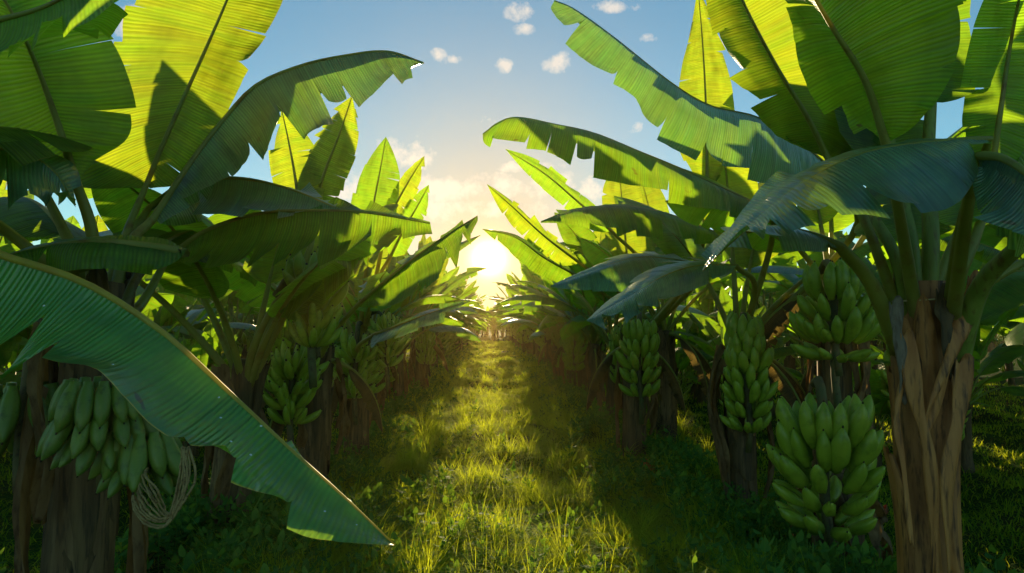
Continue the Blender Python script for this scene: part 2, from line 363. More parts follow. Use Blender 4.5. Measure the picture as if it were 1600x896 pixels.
def generic_leaf(parent, rng, crown, az, e0, e1, pl, L, W, fold, mat='leaf', merge=None, ntear=4, droop_p=1.4, twist=0., nl=44, nc=7, lat=0., pleat=0.):
    """a leaf that leaves the crown at azimuth az, elevation e0 at its foot and e1 at its tip"""
    n = 60; t = np.linspace(0, 1, n); tot = pl + L
    el = e0 + (e1 - e0) * t ** droop_p; azs = az + lat * t ** 1.5
    dr = np.stack([np.cos(azs) * np.cos(el), np.sin(azs) * np.cos(el), np.sin(el)], 1)
    P = np.vstack([np.zeros(3), np.cumsum(dr[:-1] * tot / (n - 1), axis=0)]) + V3(crown)
    k = pl / tot; Mfull = P
    Mc = interp(Mfull, np.linspace(k, 1, 90)); pet = interp(Mfull, np.linspace(0, k * .98, 6))
    tg = np.gradient(Mc, axis=0); tg /= np.linalg.norm(tg, axis=1, keepdims=True)
    side = np.stack([-np.sin(az) * np.ones(90), np.cos(az) * np.ones(90), np.zeros(90)], 1)
    side = side - tg * (side * tg).sum(1, keepdims=True); side /= np.linalg.norm(side, axis=1, keepdims=True)
    nup = np.cross(tg, side); nup *= np.sign(nup[:, 2:3].mean() + 1e-6) if abs(nup[:, 2].mean()) > .2 else 1
    s = np.linspace(0, 1, 90); w = W * prof(s, .13, .5 + .1 * rng.rand(), 1.8 + rng.rand())[:, None]
    tw = twist * s[:, None]
    fa, fb = fold
    dirA = side * np.cos(fa + tw) + nup * np.sin(fa + tw); dirB = -side * np.cos(fb - tw) + nup * np.sin(fb - tw)
    EA = Mc + dirA * w + tg * w * .12; EB = Mc + dirB * w + tg * w * .12
    sg = 1 if nup[:, 2].mean() >= 0 else 1
    return make_leaf(parent, Mc, L, EA, EB, pet, mat, rand_tears(rng, ntear), rand_tears(rng, ntear), (.07, .07), nl, nc, rng.randint(1e6), .015, merge=merge, pleat=pleat)

def trunk_mesh(rng, h, r0, r1, lean=(0, 0), nsheath=9, top_taper=1.0, n=14):
    mb = MB(); st = 18; z = np.linspace(-.08, h, st); cx = lean[0] * (z / h) ** 1.5 if h else 0; cx = lean[0] * np.clip(z / h, 0, 1) ** 1.5; cy_ = lean[1] * np.clip(z / h, 0, 1) ** 1.5
    rad = (r0 + (r1 - r0) * (z / h)) * (1 + .25 * np.exp(-(z / .12) ** 2))
    ph = rng.rand() * 9
    mb.tube(np.stack([cx, cy_, z], 1), rad, n, 0, True, 1.0, lambda i, a: 1 + .10 * np.sin(3 * a + ph + i * .12) + .06 * np.sin(7 * a + i * .3) + .05 * (vnoise(a * 2 + 4, i * .7) - .5))
    for k in range(nsheath):                      # overlapping dead sheaths, pointed at the top, frayed
        a0 = k * 2.399 + rng.rand() * .5; z0 = rng.uniform(-.05, h * .45); z1 = min(h * 1.02, z0 + rng.uniform(.45, .95) * h); wa = rng.uniform(.7, 1.35)
        q = np.linspace(0, 1, 14)[:, None]; u = np.linspace(-1, 1, 7)[None, :]
        zz = z0 + (z1 - z0) * q + 0 * u + (1 - abs(u)) * .04 * q
        ww = wa * (1 - q ** 2.2 * .82) * np.minimum(1, .25 + q * 5); aa = a0 + u * ww + .35 * (q - .5) * rng.uniform(-1, 1)
        rb = np.interp(zz, z, rad); rr = rb * 1.05 + .006 + .012 * rng.rand() + (q ** 4) * rng.uniform(0, .05) + .006 * np.sin(u * 9 + k) - .014 * (abs(u) ** 3)
        X = rr * np.cos(aa) + np.interp(zz, z, cx); Y = rr * np.sin(aa) + np.interp(zz, z, cy_)
        P = np.stack([X, Y, zz], -1); mb.grid(P, mi=k % 2)
        mb.grid(P * np.array((.93, .93, 1)) , mi=0)
    return mb
def dry_hang(rng, h, r, mat='dry', n=3, parent=None, merge=None, ln=(.35, .9)):
    """brown leaf remains hanging down along the trunk"""
    for _ in range(n):
        a = rng.rand() * 6.28; l = rng.uniform(*ln) * h; z1 = h * rng.uniform(.75, 1.0); mb = merge or MB()
        q = np.linspace(0, 1, 16)[:, None]; u = np.linspace(-1, 1, 6)[None, :]
        w = rng.uniform(.025, .07) * (1 - .5 * q) * (1 + .3 * np.sin(q * 11 + a))
        out = r * 1.1 + .03 + .10 * np.sin(q * np.pi * .9) * rng.uniform(.2, 1) + .02 * np.sin(u * 5 + q * 8)
        aa = a + .25 * np.sin(q * 5 + a)
        X = np.cos(aa) * out - np.sin(aa) * u * w; Y = np.sin(aa) * out + np.cos(aa) * u * w
        Z = z1 - l * q + .012 * np.sin(u * 4 + q * 20)
        mb.grid(np.stack([X, Y, Z + 0 * u], -1), mi=2 if merge else 0)
        if merge is None: link('dry_leaf', mb.mesh('dry_leaf'), M[mat], parent)
def banana_mesh(L=.17, r=.021, bend=.9, tip=True):
    mb = MB(); n = 13; t = np.linspace(0, 1, n); a = bend * t ** 1.1
    P = np.zeros((n, 3)); P[1:, 0] = np.cumsum(np.cos(a[:-1]) * L / (n - 1)); P[1:, 2] = np.cumsum(np.sin(a[:-1]) * L / (n - 1))
    rr = r * np.interp(t, [0, .07, .18, .35, .6, .8, .9, .96, 1], [.42, .42, .72, .96, 1.0, .82, .52, .30, .26])
    mb.tube(P, rr, 10, 0, True, 1.0, lambda i, q: 1 + .07 * np.cos(5 * q))
    d = P[-1] - P[-2]; d /= np.linalg.norm(d); mb.tube(np.array([P[-1] - d * .002, P[-1] + d * .009]), [r * .27, r * .2], 7, 1)
    return mb
BAN = [banana_mesh(.21, .024, .85), banana_mesh(.19, .025, .7), banana_mesh(.20, .023, 1.05)]
def plump_mesh(L, r, bend):
    mb = MB(); n = 13; t = np.linspace(0, 1, n); a = bend * t
    P = np.zeros((n, 3)); P[1:, 0] = np.cumsum(np.cos(a[:-1]) * L / (n - 1)); P[1:, 2] = np.cumsum(np.sin(a[:-1]) * L / (n - 1))
    rr = r * np.interp(t, [0, .06, .18, .35, .55, .75, .88, .96, 1], [.5, .5, .8, .98, 1.0, .82, .52, .24, .10])
    mb.tube(P, rr, 10, 0, True, 1.0, lambda i, q: 1 + .09 * np.cos(5 * q))
    d = P[-1] - P[-2]; d /= np.linalg.norm(d); mb.tube(np.array([P[-1] - d * .002, P[-1] + d * .007]), [r * .12, r * .08], 7, 1)
    return mb
BAN += [plump_mesh(.20, .033, .45), plump_mesh(.185, .034, .35), plump_mesh(.19, .031, .6)]
BANM = []
for b in BAN:
    me = b.mesh('banana'); me.materials.append(M['banana']); me.materials.append(M['banana_tip']); me.shade_smooth(); BANM.append(me)
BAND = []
for me in BANM:                                   # darker skin copy, shade on the left foreground plant's fruit put into colour
    d_ = me.copy(); d_.materials[0] = M['banana_shaded']; BAND.append(d_)
def bunch_spots(rng, nh, r, per, dz, top, spread=1.0, arc=6.28, a0=0., el0=.35, taper=.75, plump=False):
    out = []
    for k in range(nh):
        f = k / max(1, nh - 1); z = top - k * dz; rr = r * (1 - (1 - taper) * f) * (.85 + .15 * math.sin(math.pi * f)); n = max(5, int(per * (1 - .25 * f)))
        for j in range(n):
            for row in ((0,) if plump else (0, 1)):
                if row and rng.rand() < .35: continue
                az = a0 + arc * ((j + .5 * row + rng.uniform(-.28, .28)) / n) + (k * .4 if not plump else k * 2.4)
                el = el0 + rng.uniform(-.2, .2) + (.45 if row else 0) + (.75 * (1 - f) - .22 if plump else 0); sc_ = rng.uniform(.82, 1.12) * (1 - .2 * f)
                out.append((az, el, rr * spread * (.8 if row else 1), z + (.03 if row else 0), sc_, rng.randint(3) + (3 if plump else 0), rng.uniform(-.3, .3)))
    return out
def bunch(parent, rng, pos, nh=5, r=.045, per=9, dz=.085, scale=1., merge=None, el0=.35, down=False, stalk_up=None, taper=.75, label=None, arc=6.28, a0=0., extra=.12, plump=False, dark=False):
    """a bunch of bananas: a stalk with rings of upturned fingers"""
    spots = bunch_spots(rng, nh, r, per, dz, 0, arc=arc, a0=a0, el0=el0, taper=taper, plump=plump)
    mb = MB() if merge is None else merge
    zs = np.linspace(.05, -nh * dz - extra, 8); P = np.stack([.01 * np.sin(zs * 9), .01 * np.cos(zs * 7), zs], 1)
    if stalk_up is not None:
        up = resample([V3(stalk_up) / scale, (V3(stalk_up) * .5 / scale + np.array((0, 0, .12))), (0, 0, .05)], 8)[0]; P = np.vstack([up[:-1], P])
    off = np.array(pos)
    if merge is not None:
        mb.tube(P * scale + off, .022 * scale, 6, mi=3)
        for (az, el, rr, z, s_, i, rl) in spots:
            if down: el = -abs(el) - .5
            b = BAN[i]; A = np.array(b.v)[::1] * s_ * scale
            Mx = np.array(Matrix.Rotation(az, 3, 'Z') @ Matrix.Rotation(-el, 3, 'Y') @ Matrix.Rotation(rl, 3, 'X'))
            c = np.array((math.cos(az) * rr, math.sin(az) * rr, z)) * scale + off
            mb.add(A @ Mx.T + c, b.f, mi=4)
        return None
    mb.tube(P * scale, .020 * scale, 8)
    o = link('banana_bunch', mb.mesh('fruit_stalk'), M['stalk'], parent); o.location = pos
    if label: o['label'] = label
    for (az, el, rr, z, s_, i, rl) in spots:
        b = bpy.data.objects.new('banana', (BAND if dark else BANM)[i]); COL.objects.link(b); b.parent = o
        if down: el = -1.22 - .2 * abs(el)
        b.rotation_euler = (Matrix.Rotation(az, 3, 'Z') @ Matrix.Rotation(-el, 3, 'Y') @ Matrix.Rotation(rl + (math.pi * .0 if not down else 0), 3, 'X')).to_euler()
        b.location = (math.cos(az) * rr * scale, math.sin(az) * rr * scale, z * scale); b.scale = (s_ * scale,) * 3
    return o

def thing(name, label, cat, loc=(0, 0, 0), group=None, rz=0.):
    o = bpy.data.objects.new(name, None); COL.objects.link(o); o.location = loc; o.rotation_euler = (0, 0, rz); o.empty_display_size = .1
    o['label'] = label; o['category'] = cat
    if group: o['group'] = group
    return o
def kids(o): return [c for c in bpy.data.objects if c.parent == o]
def plant_at(x, y, label, group='banana plants'):
    return thing('banana_plant', label, 'banana plant', (x, y, float(ground_z(x, y))), group)
def W2L(p, root):                                # world point(s) -> plant's own space (plants of the near rows are not rotated)
    return V3(p) - V3(root.location)

def hero(root, pet, mid, A=None, B=None, WA=None, WB=None, vis=None, **kw):
    """leaf described by points (px,py,Y) turned into world points, stored relative to its plant.
    A/B: edge points; or WA/WB=(offset vector, width) for an edge beside the midrib"""
    o = V3(root.location)
    Mc, L = resample([V3(at(*p)) - o for p in mid], 120)
    def edge(E, W):
        if E is not None: return resample([V3(at(*p)) - o for p in E], 120)[0]
        if W is not None:
            d = np.array(W[0], float); d /= np.linalg.norm(d)
            tg = np.gradient(Mc, axis=0); tg /= np.linalg.norm(tg, axis=1, keepdims=True)
            dd_ = d - tg * (tg @ d)[:, None]; dd_ /= np.linalg.norm(dd_, axis=1, keepdims=True)
            return Mc + dd_ * W[1] * prof(np.linspace(0, 1, 120), .12, .5, 2.2)[:, None]
    P = None if pet is None else [V3(p) - o if len(p) == 3 and isinstance(p, (Vector, np.ndarray)) else V3(at(*p)) - o for p in pet]
    kw.setdefault('nl', 100); kw.setdefault('nc', 12); kw.setdefault('pleat', .006); kw.setdefault('wave', .026); kw.setdefault('ragged', .022)
    rt = np.random.RandomState(kw.get('seed', 0) + 900)
    for key in ('tA', 'tB'):
        tt = list(kw.get(key, []))
        for s_ in rt.uniform(.08, .95, rt.randint(5, 10)):
            if all(abs(s_ - q_[0]) > .05 for q_ in tt): tt.append((s_, rt.uniform(.12, .85), rt.uniform(.002, .007), rt.uniform(-.05, .05)))
        kw[key] = tt
    return make_leaf(root, Mc, L, edge(A, WA), edge(B, WB), P, **kw)
def flip_bulge(v): return v

# ------------------------------------------------------------------ ground
def build_ground():
    xs = np.unique(np.concatenate([np.linspace(-9, 9, 181), np.linspace(-400, -9, 24), np.linspace(9, 400, 24)]))
    ys = np.unique(np.concatenate([np.linspace(-2, 16, 181), np.linspace(16, 60, 60), np.linspace(60, 900, 20), np.linspace(-60, -2, 8)]))
    X, Y = np.meshgrid(xs, ys, indexing='ij'); mb = MB(); mb.grid(np.stack([X, Y, ground_z(X, Y)], -1)[:, ::1])
    m, t = newmat('soil'); k = T(t); co = k.node('ShaderNodeTexCoord').outputs['Object']
    n = k.noise(co, 1.3, 5, .6); n2 = k.noise(co, 18, 4, .65); n3 = k.noise(co, 70, 2, .6)
    c = k.mix(k.ramp(n, .45, .68), (0.035, 0.075, 0.014), (0.060, 0.05, 0.024)); c = k.mix(k.ramp(n2, .45, .7), c, (0.05, 0.09, 0.02))
    p = k.node('ShaderNodeBsdfPrincipled'); k.l.new(c, p.inputs['Base Color']); p.inputs['Roughness'].default_value = .95; p.inputs['Specular IOR Level'].default_value = .05
    k.l.new(k.bump(k.math('ADD', n2, n3), .8, .03), p.inputs['Normal']); k.out(p.outputs[0])
    o = link('ground', mb.mesh('ground'), m); o['kind'] = 'structure'; 
build_ground()

def blades(name, label, mat, cx, cy_, hgt, wid, lean, azi, tint, nseg=3, flat=False):
    n = len(cx); z0 = ground_z(cx, cy_) - .01; t = np.linspace(0, 1, nseg + 1)
    # half of the blades' bases pushed along; curved quadratically
    px = cx[:, None] + np.cos(azi)[:, None] * lean[:, None] * hgt[:, None] * t ** 2; py = cy_[:, None] + np.sin(azi)[:, None] * lean[:, None] * hgt[:, None] * t ** 2
    pz = z0[:, None] + hgt[:, None] * (t - .35 * np.minimum(lean, 1.6)[:, None] * t ** 2.4)
    wa = azi + np.pi / 2 + rng0.uniform(-.6, .6, n); w = wid[:, None] * (1 - t ** 1.6) * .5 + .0004
    V = np.zeros((n, nseg + 1, 2, 3))
    for k_, sg in enumerate((-1, 1)):
        V[:, :, k_, 0] = px + sg * np.cos(wa)[:, None] * w; V[:, :, k_, 1] = py + sg * np.sin(wa)[:, None] * w; V[:, :, k_, 2] = pz
    nv = n * (nseg + 1) * 2; base = (np.arange(n) * (nseg + 1) * 2)[:, None] + (np.arange(nseg) * 2)[None]
    F = np.stack([base, base + 1, base + 3, base + 2], -1).reshape(-1)
    me = bpy.data.meshes.new(name); me.vertices.add(nv); me.vertices.foreach_set('co', V.reshape(-1).astype(np.float32))
    nf = n * nseg; me.loops.add(nf * 4); me.loops.foreach_set('vertex_index', F.astype(np.int32)); me.polygons.add(nf)
    me.polygons.foreach_set('loop_start', np.arange(0, nf * 4, 4, dtype=np.int32)); me.polygons.foreach_set('loop_total', np.full(nf, 4, np.int32))
    at_ = me.attributes.new('tint', 'FLOAT', 'POINT'); at_.data.foreach_set('value', np.repeat(tint, (nseg + 1) * 2).astype(np.float32))
    me.update(calc_edges=True); o = link(name, me, mat); o['kind'] = 'stuff'; o['label'] = label; o['category'] = 'ground cover'; return o
def scatter(n, y0, y1, xl, xr, power=1.0):
    """positions with density falling with distance"""
    u = rng0.rand(n); y = y0 * (y1 / y0) ** (u ** power); x = rng0.uniform(xl, xr, n); return x, y
def rowmask(x): return np.exp(-((np.abs(x) - 1.75) / .45) ** 2)
def build_grass():
    n = 330000; x, y = scatter(n, 2.0, 40, -1.9, 2.2)
    k = vnoise(x * 3.1 + 2, y * 3.1) * .6 + vnoise(x * 9, y * 9 + 3) * .4; keep = rng0.rand(n) < np.clip(k * 1.9 - .35, .05, 1) * (1 - .75 * rowmask(x)); x, y, k = x[keep], y[keep], k[keep]; n = len(x)
    h = (.03 + .30 * k ** 2.4 + .05 * rng0.rand(n)) * np.interp(np.abs(x), [0, .8, 1.6], [.85, 1.0, 1.1]) * np.interp(y, [2, 10, 34], [1.15, 1, 1.0])
    w = np.interp(y, [2, 5, 12, 34], [.0032, .005, .010, .03]) * rng0.uniform(.7, 1.3, n)
    az = rng0.rand(n) * 6.28; 
    ln = rng0.uniform(.2, 1.9, n)
    blades('grass', 'sunlit green grass down the middle path between the rows', M['grass'], x, y, h, w, ln, az, np.clip(k * 1.2 - .2 + .3 * rng0.rand(n), 0, 1))
    # long tufts that catch the light
    nt_ = 1150; tx, ty = scatter(nt_, 2.2, 18, -1.6, 2.3); nb = 42
    x = np.repeat(tx, nb); y = np.repeat(ty, nb); n = len(x); az = rng0.rand(n) * 6.28; rad = .06 * np.sqrt(rng0.rand(n)); x = x + rad * np.cos(az); y = y + rad * np.sin(az)
    th = np.repeat(rng0.uniform(.14, .40, nt_), nb) * rng0.uniform(.55, 1.1, n) * (1 - .25 * rowmask(x))
    blades('grass_tufts', 'long arching grass tufts along the path', M['grass'], x, y, th, np.interp(y, [2, 6, 16], [.0036, .005, .010]), rng0.uniform(.3, 1.5, n), az + rng0.uniform(-.5, .5, n), np.repeat(rng0.uniform(.1, 1, nt_), nb), 4)
    # lawn beyond the rows
    n = 150000; x, y = scatter(n, 2.6, 30, 0, 1); s = np.where(rng0.rand(n) < .62, 1, -1); x = s * (2.1 + rng0.rand(n) ** 1.2 * 9)
    blades('lawn', 'low green grass between the outer rows', M['grass'], x, y, rng0.uniform(.04, .13, n), np.interp(y, [2, 8, 30], [.006, .012, .035]), rng0.uniform(.3, 1.8, n), rng0.rand(n) * 6.28, rng0.rand(n) * .6, 2)
    # straw litter at the feet of the rows
    n = 9000; x, y = scatter(n, 2.2, 20, 0, 1); x = np.where(rng0.rand(n) < .5, 1, -1) * (1.7 + rng0.normal(0, .35, n))
    blades('dry_straw', 'brown straw litter under the banana rows', M['straw'], x, y, rng0.uniform(.03, .12, n), np.interp(y, [2, 8, 30], [.005, .01, .02]), rng0.uniform(1.2, 3.2, n), rng0.rand(n) * 6.28, rng0.rand(n), 3)
build_grass()
def weed_add(V, F, Tn, x, y, z, h, nleaf, ls, rng, tint):
    az0 = rng.rand() * 6.28
    for k in range(nleaf):
        az = az0 + k * 2.4 + rng.uniform(-.3, .3); f = (k + 1) / nleaf; zz = z + h * (.25 + .75 * f * rng.uniform(.8, 1)); el = rng.uniform(-.2, .7) * (0.5 + f); l = ls * rng.uniform(.7, 1.15) * (1.15 - .4 * f); w = l * rng.uniform(.26, .36)
        d = np.array((math.cos(az) * math.cos(el), math.sin(az) * math.cos(el), math.sin(el))); sd_ = np.array((-math.sin(az), math.cos(az), 0)); c = np.array((x, y, zz)) + d * .2 * ls
        up = np.cross(d, sd_) * -1
        pts = [c, c + d * l * .3 + sd_ * w - up * -.12 * w, c + d * l * .3 - sd_ * w - up * -.12 * w, c + d * l * .35 - up * .1 * l * 0, c + d * l * .7 + sd_ * w * .75 - up * .08 * l, c + d * l * .7 - sd_ * w * .75 - up * .08 * l, c + d * l * .7 - up * .06 * l, c + d * l - up * .25 * l]
        b = len(V); V.extend(pts); Tn.extend([tint + rng.uniform(-.15, .15)] * 8)
        F.extend([(b, b + 1, b + 3), (b, b + 3, b + 2), (b + 1, b + 4, b + 6, b + 3), (b + 3, b + 6, b + 5, b + 2), (b + 4, b + 7, b + 6), (b + 6, b + 7, b + 5)])
    b = len(V); V.extend([np.array((x - .003, y, z - .02)), np.array((x + .003, y, z - .02)), np.array((x + .002, y, z + h)), np.array((x - .002, y, z + h))]); Tn.extend([.2] * 4); F.append((b, b + 1, b + 2, b + 3))
def weed_obj(name, V, F, Tn, mat='cover'):
    me = bpy.data.meshes.new(name); me.from_pydata([tuple(map(float, v)) for v in V], [], F)
    a = me.attributes.new('tint', 'FLOAT', 'POINT'); a.data.foreach_set('value', np.clip(Tn, 0, 1).astype(np.float32)); me.update()
    return link(name, me, M[mat])
def build_weeds():
    rng = np.random.RandomState(5); V, F, Tn = [], [], []
    n = 12000; x, y = scatter(n, 2.1, 30, 0, 1, 1.25)
    side = rng.rand(n); xx = np.where(side < .36, -1.35 + rng.normal(0, .42, n), np.where(side < .72, 1.5 + rng.normal(0, .42, n), rng.uniform(-1.3, 1.6, n)))
    for a, b in zip(xx, y):
        dens = float(vnoise(a * 2.3 + 40, b * 1.9)); 
        if rng.rand() > dens * 1.6 - .15: continue
        if abs(a) < .8 and (b > 5 or rng.rand() < .4) and rng.rand() < .8: continue
        weed_add(V, F, Tn, a, b, float(ground_z(a, b)), (rng.uniform(.07, .26) if b < 6 else rng.uniform(.05, .22)) * ((1.6 if b > 6 else 1.15) if 1.15 < abs(a) < 2.1 else 1), rng.randint(6, 12), rng.uniform(.040, .085), rng, rng.rand() * .8)
    o = weed_obj('ground_cover', V, F, Tn); o['kind'] = 'stuff'; o['label'] = 'dark broad-leaved weeds carpeting the ground along both rows'; o['category'] = 'ground cover'
    spec = [(925, 815, 'bright yellow-green leafy weed in the grass right of the path middle', .16, 9, .09, 1.0),
            (742, 660, 'tall leafy weed standing in the middle of the path', .24, 11, .10, .5),
            (640, 800, 'leafy weed beside the tip of the big torn foreground leaf', .26, 12, .12, .35),
            (1185, 850, 'broad-leaved weed at the foot of the bunch-bearing stump', .26, 12, .13, .4),
            (1060, 790, 'weed with upright leaves beside the red dry leaf', .2, 9, .09, .6),
            (400, 870, 'large-leaved weed at the bottom left under the foreground leaf', .26, 12, .12, .3),
            (560, 830, 'dark leafy weed left of the foreground leaf tip', .22, 11, .11, .15)]
    for (px, py, lab, h, nl_, ls, ti) in spec:
        Y = 1.4 / ((py - 500) / 1000.); p = at(px, py, Y); V, F, Tn = [], [], []
        weed_add(V, F, Tn, 0, 0, 0, h, nl_, ls, rng, ti); o = weed_obj('leafy_weed', V, F, Tn); o.location = (p.x, p.y, float(ground_z(p.x, p.y)))
        o['label'] = lab; o['category'] = 'weed'; o['group'] = 'leafy weeds on the path'
build_weeds()

# ------------------------------------------------------------------ near plants (leaf by leaf)
def base_trunk(root, rng, h, r0=.10, r1=.075, lean=(0, 0), nsheath=10, dry=4, mats=('stem', 'sheath_dull')):
    o = link('trunk', trunk_mesh(rng, h, r0, r1, lean, nsheath).mesh('trunk'), [M[mats[0]], M[mats[1]]], root)
    dry_hang(rng, h, r0, 'dry', dry, root); return o
def fill_leaves(root, rng, crown, specs, mat='leaf', PL=1.0):
    for (az, e0, e1, pl, L, W, fold, mt) in specs:
        generic_leaf(root, rng, crown, R(az), R(e0), R(e1), pl * PL, L, W, (R(fold), R(fold * rng.uniform(.6, 1.3))), mt, ntear=rng.randint(2, 6), twist=rng.uniform(-.3, .3), nl=60, nc=8, lat=rng.uniform(-.3, .3), pleat=.003)

# off the left edge: only its leaves reach into the picture
rg = np.random.RandomState(11)
p0 = plant_at(-1.95, 1.05, 'near banana plant at far left whose torn green leaf sweeps across the foreground')
base_trunk(p0, rg, 1.25)
c0 = Vector((-1.95, 1.05, 1.3))
big = hero(p0, [c0, (-700, 330, 1.2)], [(-420, 300, 1.3), (-250, 320, 1.36), (-100, 358, 1.4), (0, 397, 1.42), (130, 440, 1.42), (250, 515, 1.42), (350, 605, 1.4), (450, 698, 1.38), (540, 778, 1.36), (616, 851, 1.34)],
     A=[(-420, 320, 1.3), (-330, 520, 1.25), (-150, 640, 1.25), (0, 580, 1.28), (90, 590, 1.27), (150, 600, 1.26), (240, 680, 1.24), (340, 722, 1.22), (400, 780, 1.22), (450, 815, 1.22), (490, 838, 1.24), (560, 850, 1.28), (616, 853, 1.33)],
     WB=((.2, .8, -1), .17), mat='leaf_near', tA=[(.30, .3, .02, .03), (.415, .30, .06, .05), (.475, .62, .06, -.05), (.70, .90, .03, .0), (.765, .75, .03, .03), (.85, .62, .025, .03)],
     tB=[(.5, .4, .02, .02)], bulge=(.06, .1), nl=170, nc=18, seed=3, r0=.013, ribmat='rib_near', pleat=.004, wave=.035, ragged=.02, sink=(0, 0, -.002), label='large torn foreground leaf with yellow midrib and water drops')
rg2 = np.random.RandomState(2)
hero(p0, [c0, (-400, 200, 1.7)], [(-140, 40, 1.9), (-40, 35, 1.85), (50, 15, 1.8), (120, -15, 1.75), (190, -40, 1.7)],
     A=[(-140, 45, 1.9), (-60, 110, 1.75), (30, 88, 1.7), (100, 50, 1.68), (172, 12, 1.66), (190, -38, 1.7)], WB=((0, 1, .3), .25), tA=[(.6, .5, .03, .02)], seed=5)
hero(p0, [c0, (-200, 330, 1.7)], [(-260, 300, 1.8), (-150, 262, 1.85), (-60, 238, 1.9), (20, 232, 1.95), (80, 262, 2.0), (118, 318, 2.05)],
     A=[(-260, 320, 1.8), (-150, 330, 1.75), (-50, 318, 1.75), (30, 300, 1.8), (85, 312, 1.9), (118, 325, 2.05)], WB=((0, 1, .15), .25), mat='leaf_blue', tA=[(.4, .4, .02, .03)], seed=6)
fill_leaves(p0, rg2, W2L(c0, p0), [(60, 50, -5, .5, 1.1, .25, -20, 'leaf'), (150, 60, 10, .5, 1.3, .25, -15, 'leaf'), (250, 55, 0, .5, 1.3, .25, -20, 'leaf'), (320, 55, -10, .5, 1.1, .24, -20, 'leaf'), (20, 62, 15, .5, .9, .22, -15, 'leaf')])  # includes overhead leaves added to shade the bananas of the next plant
# water drops and a yellow fleck on the big leaf
def add_drops():
    rng = np.random.RandomState(8); me = big.data; vs = me.vertices; pols = me.polygons
    cand = [p for p in pols if 20 < len(pols)]
    ctr = V3(p0.location)
    ok = []
    for p in pols:
        c = Vector(p.center) + p0.location; d = CM.transposed() @ (c - CAM); px = 800 + d.x / -d.z * FPX; py = 448 - d.y / -d.z * FPX
        if 40 < px < 560 and 460 < py < 830 and c.y < 1.45: ok.append((p, px, py))
    sel = [ok[i] for i in rng.choice(len(ok), 15, replace=False)]
    for (p, px, py) in sel:
        n = Vector(p.normal); 
        if n.dot(CAM - (Vector(p.center) + p0.location)) < 0: n = -n
        mb = MB(); r = rng.uniform(.0012, .0026); a = np.arange(8) * np.pi / 4; rows = []
        t1 = n.orthogonal().normalized(); t2 = n.cross(t1)
        for k, (q, hh) in enumerate(((1, 0), (.85, .45), (.5, .8), (.02, .95))):
            rows.append([V3(t1) * math.cos(x) * r * q * 1.4 + V3(t2) * math.sin(x) * r * q + V3(n) * r * hh * .8 for x in a])
        mb.grid(np.array(rows), close=True); o = link('water_drop', mb.mesh('water_drop'), M['drop'], big); o.location = Vector(p.center)
add_drops()

# left plant with the dark petiole and the bright backlit leaf
rg = np.random.RandomState(21)
cw = at(158, 440, 2.35); x1, y1 = -1.42, 2.3
p1 = plant_at(x1, y1, 'left foreground banana plant with a broad backlit yellow leaf and drooping fruit')
base_trunk(p1, rg, cw.z - .05, .09, .08, (cw.x - x1, cw.y - y1), 12, 5)
cr = lambda dx=0, dy=0, dz=0: Vector((cw.x + dx, cw.y + dy, cw.z - .12 + dz))
hero(p1, [cr(), (195, 370, 2.55)], [(228, 290, 2.7), (252, 230, 2.7), (290, 145, 2.7), (326, 65, 2.65), (362, -20, 2.6), (400, -130, 2.5)],
     A=[(235, 295, 2.7), (290, 282, 2.75), (345, 200, 2.8), (385, 112, 2.8), (442, 5, 2.7), (455, -70, 2.6), (405, -130, 2.5)],
     B=[(222, 295, 2.7), (120, 290, 2.75), (118, 200, 2.8), (178, 75, 2.8), (205, 10, 2.75), (280, -90, 2.6), (395, -130, 2.5)], mat='leaf_young', tA=[(.52, .75, .03, .03)], tB=[(.62, .8, .01, .02)], seed=7, bulge=(-.05, -.05), r0=.012, nl=110, label='broad leaf glowing yellow with the sun behind it')
hero(p1, [cr(-.03), (145, 370, 2.3)], [(118, 280, 2.25), (90, 190, 2.2), (57, 100, 2.15), (20, 20, 2.05), (-30, -60, 1.95)],
     A=[(122, 285, 2.25), (150, 252, 2.3), (206, 214, 2.35), (212, 160, 2.35), (182, 62, 2.3), (128, 22, 2.2), (60, -20, 2.1), (-25, -62, 1.95)],
     B=[(112, 282, 2.25), (40, 252, 2.3), (-50, 215, 2.3), (-100, 120, 2.25), (-110, 0, 2.1), (-40, -60, 1.95)], seed=8, r0=.016, tA=[(.66, .85, .02, .02)], label='dark shaded leaf with thick brown midrib')
hero(p1, [cr(.04), (200, 385, 2.5)], [(240, 340, 2.62), (300, 250, 2.75), (350, 185, 2.8), (400, 132, 2.8), (470, 101, 2.8), (540, 85, 2.75), (605, 79, 2.7), (662, 97, 2.65)],
     A=[(250, 350, 2.6), (300, 305, 2.6), (360, 270, 2.58), (415, 237, 2.55), (480, 195, 2.5), (550, 163, 2.5), (600, 133, 2.5), (640, 112, 2.55), (662, 99, 2.64)],
     WB=((.1, 1, -.1), .30), mat='leaf_blue', tA=[(.36, .5, .012, .03), (.50, .25, .035, .06), (.63, .2, .02, -.05), (.7, .3, .02, .03), (.86, .2, .015, .03)], seed=9, bulge=(.10, .05), nl=120, label='long dark leaf arching into the sky with splits along its edge')
hero(p1, [cr(.02, .05), (190, 400, 2.6)], [(232, 325, 2.9), (290, 285, 2.95), (370, 277, 2.95), (450, 293, 2.9), (535, 328, 2.85)],
     A=[(232, 330, 2.9), (290, 330, 2.75), (380, 332, 2.7), (460, 334, 2.72), (535, 332, 2.83)], WB=((0, 1, .12), .27), mat='leaf_blue', tA=[(.3, .5, .02, .03), (.7, .6, .02, .02)], seed=10, bulge=(.14, .05))
